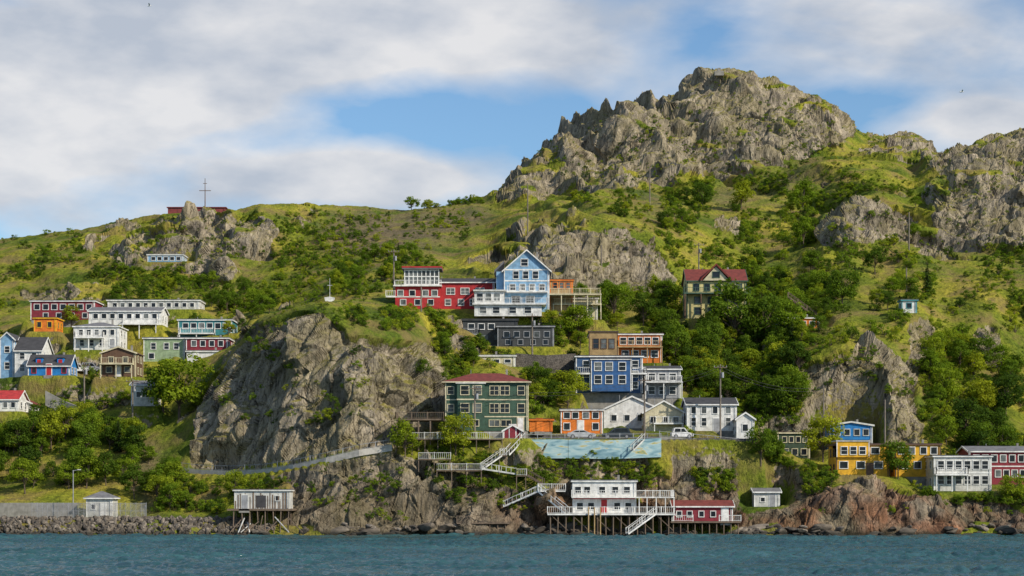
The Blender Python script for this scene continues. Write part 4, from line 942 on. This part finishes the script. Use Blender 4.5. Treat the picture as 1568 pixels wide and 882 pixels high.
for dz in (0,-.5): 
    o_=Vector((0,0,dz));wire(pl[7]+o_,pl[8]+o_);wire(pl[8]+o_,pl[15]+o_,1.5);wire(pl[12]+o_,pl[7]+o_,1.5);wire(pl[15]+o_,pl[9]+o_,1)
wire(pl[10],pl[11],1.2)
b.make('power_lines')
b=B();x=PX(112,308);z=PZ(792,308);b.beam('post',T('grey'),(x,308,z),(x,308,z+7.4),0.16,n=8);b.beam('arm',T('grey'),(x,308,z+7.3),(x+.9,308,z+7.5),0.08);b.box('lamp_head',T('offwhite'),x+.7,x+1.2,307.85,308.15,z+7.42,z+7.55);b.make('street_lamp')
b=B();s=525/F;x=PX(314,525);z=PZ(322,525);b.beam('mast',T('brown'),(x,525,z),(x,525,z+49*s),0.3,n=8,w2=.15);b.beam('yard',T('brown'),(x-9*s,525,z+30*s),(x+9*s,525,z+30*s),0.16);b.beam('yard',T('brown'),(x-3*s,525,z+41*s),(x+3*s,525,z+41*s),0.12)
b.make('signal_mast')
b=B();q=look(505,462) or P3(505,460,340);x,y,z=q[0],q[1],q[2];b.beam('pole',T('white'),(x,y,z-.3),(x,y,z+4.6),0.12,n=6,w2=.07);b.beam('yard',T('white'),(x-.5,y,z+3.2),(x+.5,y,z+3.2),0.07)
b.poly('boat_hull',T('white'),[(x+a_*.7,y+c_,z+d_*.8) for c_ in (-.4,.4) for a_,d_ in [(-1.2,.0),(-1.5,1.0),(0,1.2),(1.4,.95),(1.1,.0)]],[(0,1,2,3,4),(9,8,7,6,5),(0,1,6,5),(1,2,7,6),(2,3,8,7),(3,4,9,8),(4,0,5,9)]);b.make('flagpole_monument')
b=B();q=look(1101,112)
if q:
    x,y,z=q[:3];b.box('base',concrete(),x-1.5,x+1.5,y-1,y+1,z-1,z+.5);b.box('marker',concrete(),x-.5,x+.5,y-.5,y+.5,z+.5,z+1.6);b.make('summit_cairn')
def car(u,v,y,lpx,col,suv=False,flip=1,yaw=0.0):
    b=B();Lg=lpx*y/F;hh=1.75 if suv else 1.42;k=Lg/4.5;pm=paint('car_paint_'+str(col),col,'plain',0.25);gl=GL()
    body=[(-2.25,.35),(-2.25,.75),(-2.1,.95),(-1.3,1.02),(1.2,.98),(2.1,.82),(2.25,.6),(2.2,.35),(1.75,.28),(-1.75,.28)]
    b.extr('body',pm,[(x*k*flip,z) for x,z in body],'y',-.88,.88)
    cab=[(-1.95,1.0),(-1.7,hh-.08),(-1.4,hh),(.2,hh),(.5,hh-.06),(1.15,.99)] if suv else [(-1.7,1.0),(-1.05,hh-.05),(-.7,hh),(.2,hh),(.45,hh-.06),(1.15,.99)]
    b.extr('cabin',pm,[(x*k*flip,z) for x,z in cab],'y',-.74,.74)
    win=[(cab[0][0]+.28,1.05),(cab[1][0]+.2,hh-.16),(.3,hh-.16),(.85,1.05)]
    b.extr('side_windows',gl,[(x*k*flip,z) for x,z in win],'y',-.76,.76)
    b.extr('windscreen',gl,[(1.2*k*flip,1.0),(.55*k*flip,hh-.1),(.5*k*flip,hh-.1),(1.1*k*flip,1.0)],'y',-.66,.66)
    for wx_ in (-1.4,1.35):
        for sy in (-1,1):
            for R_,part,mt,o1 in ((.66,'tyres',R('dark'),0.9),(.4,'hubs',T('grey'),0.93)):
                b.beam(part,mt,(wx_*k*flip,sy*.7,.34),(wx_*k*flip,sy*o1,.34),R_,n=16)
    b.box('headlight',T('white'),min(2.1*k*flip,2.27*k*flip),max(2.1*k*flip,2.27*k*flip),-.8,-.5,.62,.76)
    b.box('pillars',pm,-.35*k-.04,-.35*k+.04,-.765,.765,1.04,hh-.15)
    b.make('parked_suv' if suv else 'parked_car',(PX(u,y),y,PZ(v,y)),yaw)
car(890,671.8,314.5,44,(0.42,0.43,0.45),False,1,.05);car(945,671.8,314.5,47,(0.04,0.05,0.06),True,-1,-.05);car(1044,671.5,318,34,(0.7,0.7,0.7),True,1,.1)
for (u,v) in ((120,571),(140,570)): 
    q=look(u,v)
    if q: car(u,VH-(q[2]+.05-CH)*F/q[1],q[1],34,(0.7,0.7,0.7) if u<130 else (0.3,0.3,0.33),True,1,0)
def gull(u,v,y):
    b=B();p=P3(u,v,y);wm=T('white')
    b.beam('body',wm,p+Vector((-.25,0,0)),p+Vector((.28,0,.03)),.16,n=8,w2=.06)
    for sg in (-1,1):
        b.poly('wings',wm,[p+Vector((-.1,0,.03)),p+Vector((.12,0,.03)),p+Vector((.05,sg*.45,.25)),p+Vector((-.08,sg*.45,.25)),p+Vector((-.2,sg*.95,.12))],[(0,1,2,3),(3,2,4)])
    b.make('seagull',yaw=0)
gull(1473,141,250);gull(229,9,260)
# ---------------- world ----------------
SUN_EL=math.radians(34);AZ=math.radians(-36)
sd=Vector((math.cos(AZ)*math.cos(SUN_EL),math.sin(AZ)*math.cos(SUN_EL),math.sin(SUN_EL)))
wd=bpy.data.worlds.new('World');scene.world=wd;wd.use_nodes=True;nt=wd.node_tree;nt.nodes.clear()
o=nt.nodes.new('ShaderNodeOutputWorld');bg=nt.nodes.new('ShaderNodeBackground');L(nt,bg.outputs[0],o.inputs[0]);bg.inputs[1].default_value=0.11
sk=N(nt,'ShaderNodeTexSky',sky_type='NISHITA',sun_disc=False,sun_elevation=SUN_EL,sun_rotation=math.pi/2-AZ,air_density=1.0,dust_density=0.5,ozone_density=2.0)
tc=N(nt,'ShaderNodeTexCoord');G=tc.outputs['Generated']
mp=N(nt,'ShaderNodeMapping');mp.inputs['Rotation'].default_value=(0,math.radians(-25),0);mp.inputs['Scale'].default_value=(9,9,20);L(nt,G,mp.inputs[0])
n1=N(nt,'ShaderNodeTexNoise',Scale=1.0,Detail=9.0,Roughness=0.5,Distortion=0.2);L(nt,mp.outputs[0],n1.inputs['Vector'])
acc=mathn(nt,'MULTIPLY_ADD',n1.outputs[0],2.2,-1.0)
def blob(u,v,su,sv,w):
    global acc
    c=Vector(((u-784)/F,1,(VH-v)/F)).normalized()
    s_=N(nt,'ShaderNodeVectorMath',operation='SUBTRACT');L(nt,G,s_.inputs[0]);s_.inputs[1].default_value=c
    m_=N(nt,'ShaderNodeVectorMath',operation='MULTIPLY');L(nt,s_.outputs[0],m_.inputs[0]);m_.inputs[1].default_value=(F/su,1.0,F/sv)
    l=N(nt,'ShaderNodeVectorMath',operation='DOT_PRODUCT');L(nt,m_.outputs[0],l.inputs[0]);L(nt,m_.outputs[0],l.inputs[1])
    e=mathn(nt,'EXPONENT',mathn(nt,'MULTIPLY',l.outputs['Value'],-1.0))
    acc=mathn(nt,'MULTIPLY_ADD',e,w,acc)
blob(150,60,420,150,0.75);blob(640,40,330,110,0.5);blob(60,270,230,120,0.5);blob(540,272,200,42,0.85);blob(1400,40,260,80,0.75);blob(1500,185,130,35,0.5)
blob(760,195,200,45,-0.4);blob(330,215,130,28,-0.2);blob(1080,60,90,60,-0.35);blob(1350,155,120,30,-0.4);blob(900,110,160,60,0.05);blob(560,150,160,30,-0.2)
den=ramp(nt,acc,[(0.0,(0,0,0)),(0.6,(1,1,1))])
n2=N(nt,'ShaderNodeTexNoise',Scale=1.6,Detail=6.0);L(nt,mp.outputs[0],n2.inputs['Vector'])
cs_=N(nt,'ShaderNodeMapRange');cs_.inputs[1].default_value=0.35;cs_.inputs[2].default_value=0.62;L(nt,n2.outputs[0],cs_.inputs[0])
cc=mixc(nt,cs_.outputs[0],(4.5,4.9,5.6),(7.4,7.3,7.3))
skc=mixc(nt,1.0,sk.outputs[0],(0.85,1.05,1.2),'MULTIPLY')
L(nt,mixc(nt,mathn(nt,'MULTIPLY',den,0.93),skc,cc),bg.inputs[0])
sl=bpy.data.lights.new('sun','SUN');sl.energy=5.0;sl.angle=math.radians(0.5);sl.color=(1,0.9,0.74)
so=bpy.data.objects.new('sun',sl);scene.collection.objects.link(so);so.rotation_euler=(-sd).to_track_quat('-Z','Y').to_euler()
cam=bpy.data.cameras.new('camera');co=bpy.data.objects.new('camera',cam);scene.collection.objects.link(co)
co.location=(0,0,CH);co.rotation_euler=(math.pi/2,0,0);cam.sensor_width=36;cam.lens=36*F/1568;cam.shift_y=319/1568;cam.clip_end=20000;cam.clip_start=1
scene.camera=co
print('trees',len(TT[0]),'bush',len(BB[0]),'verts',nC*nR)
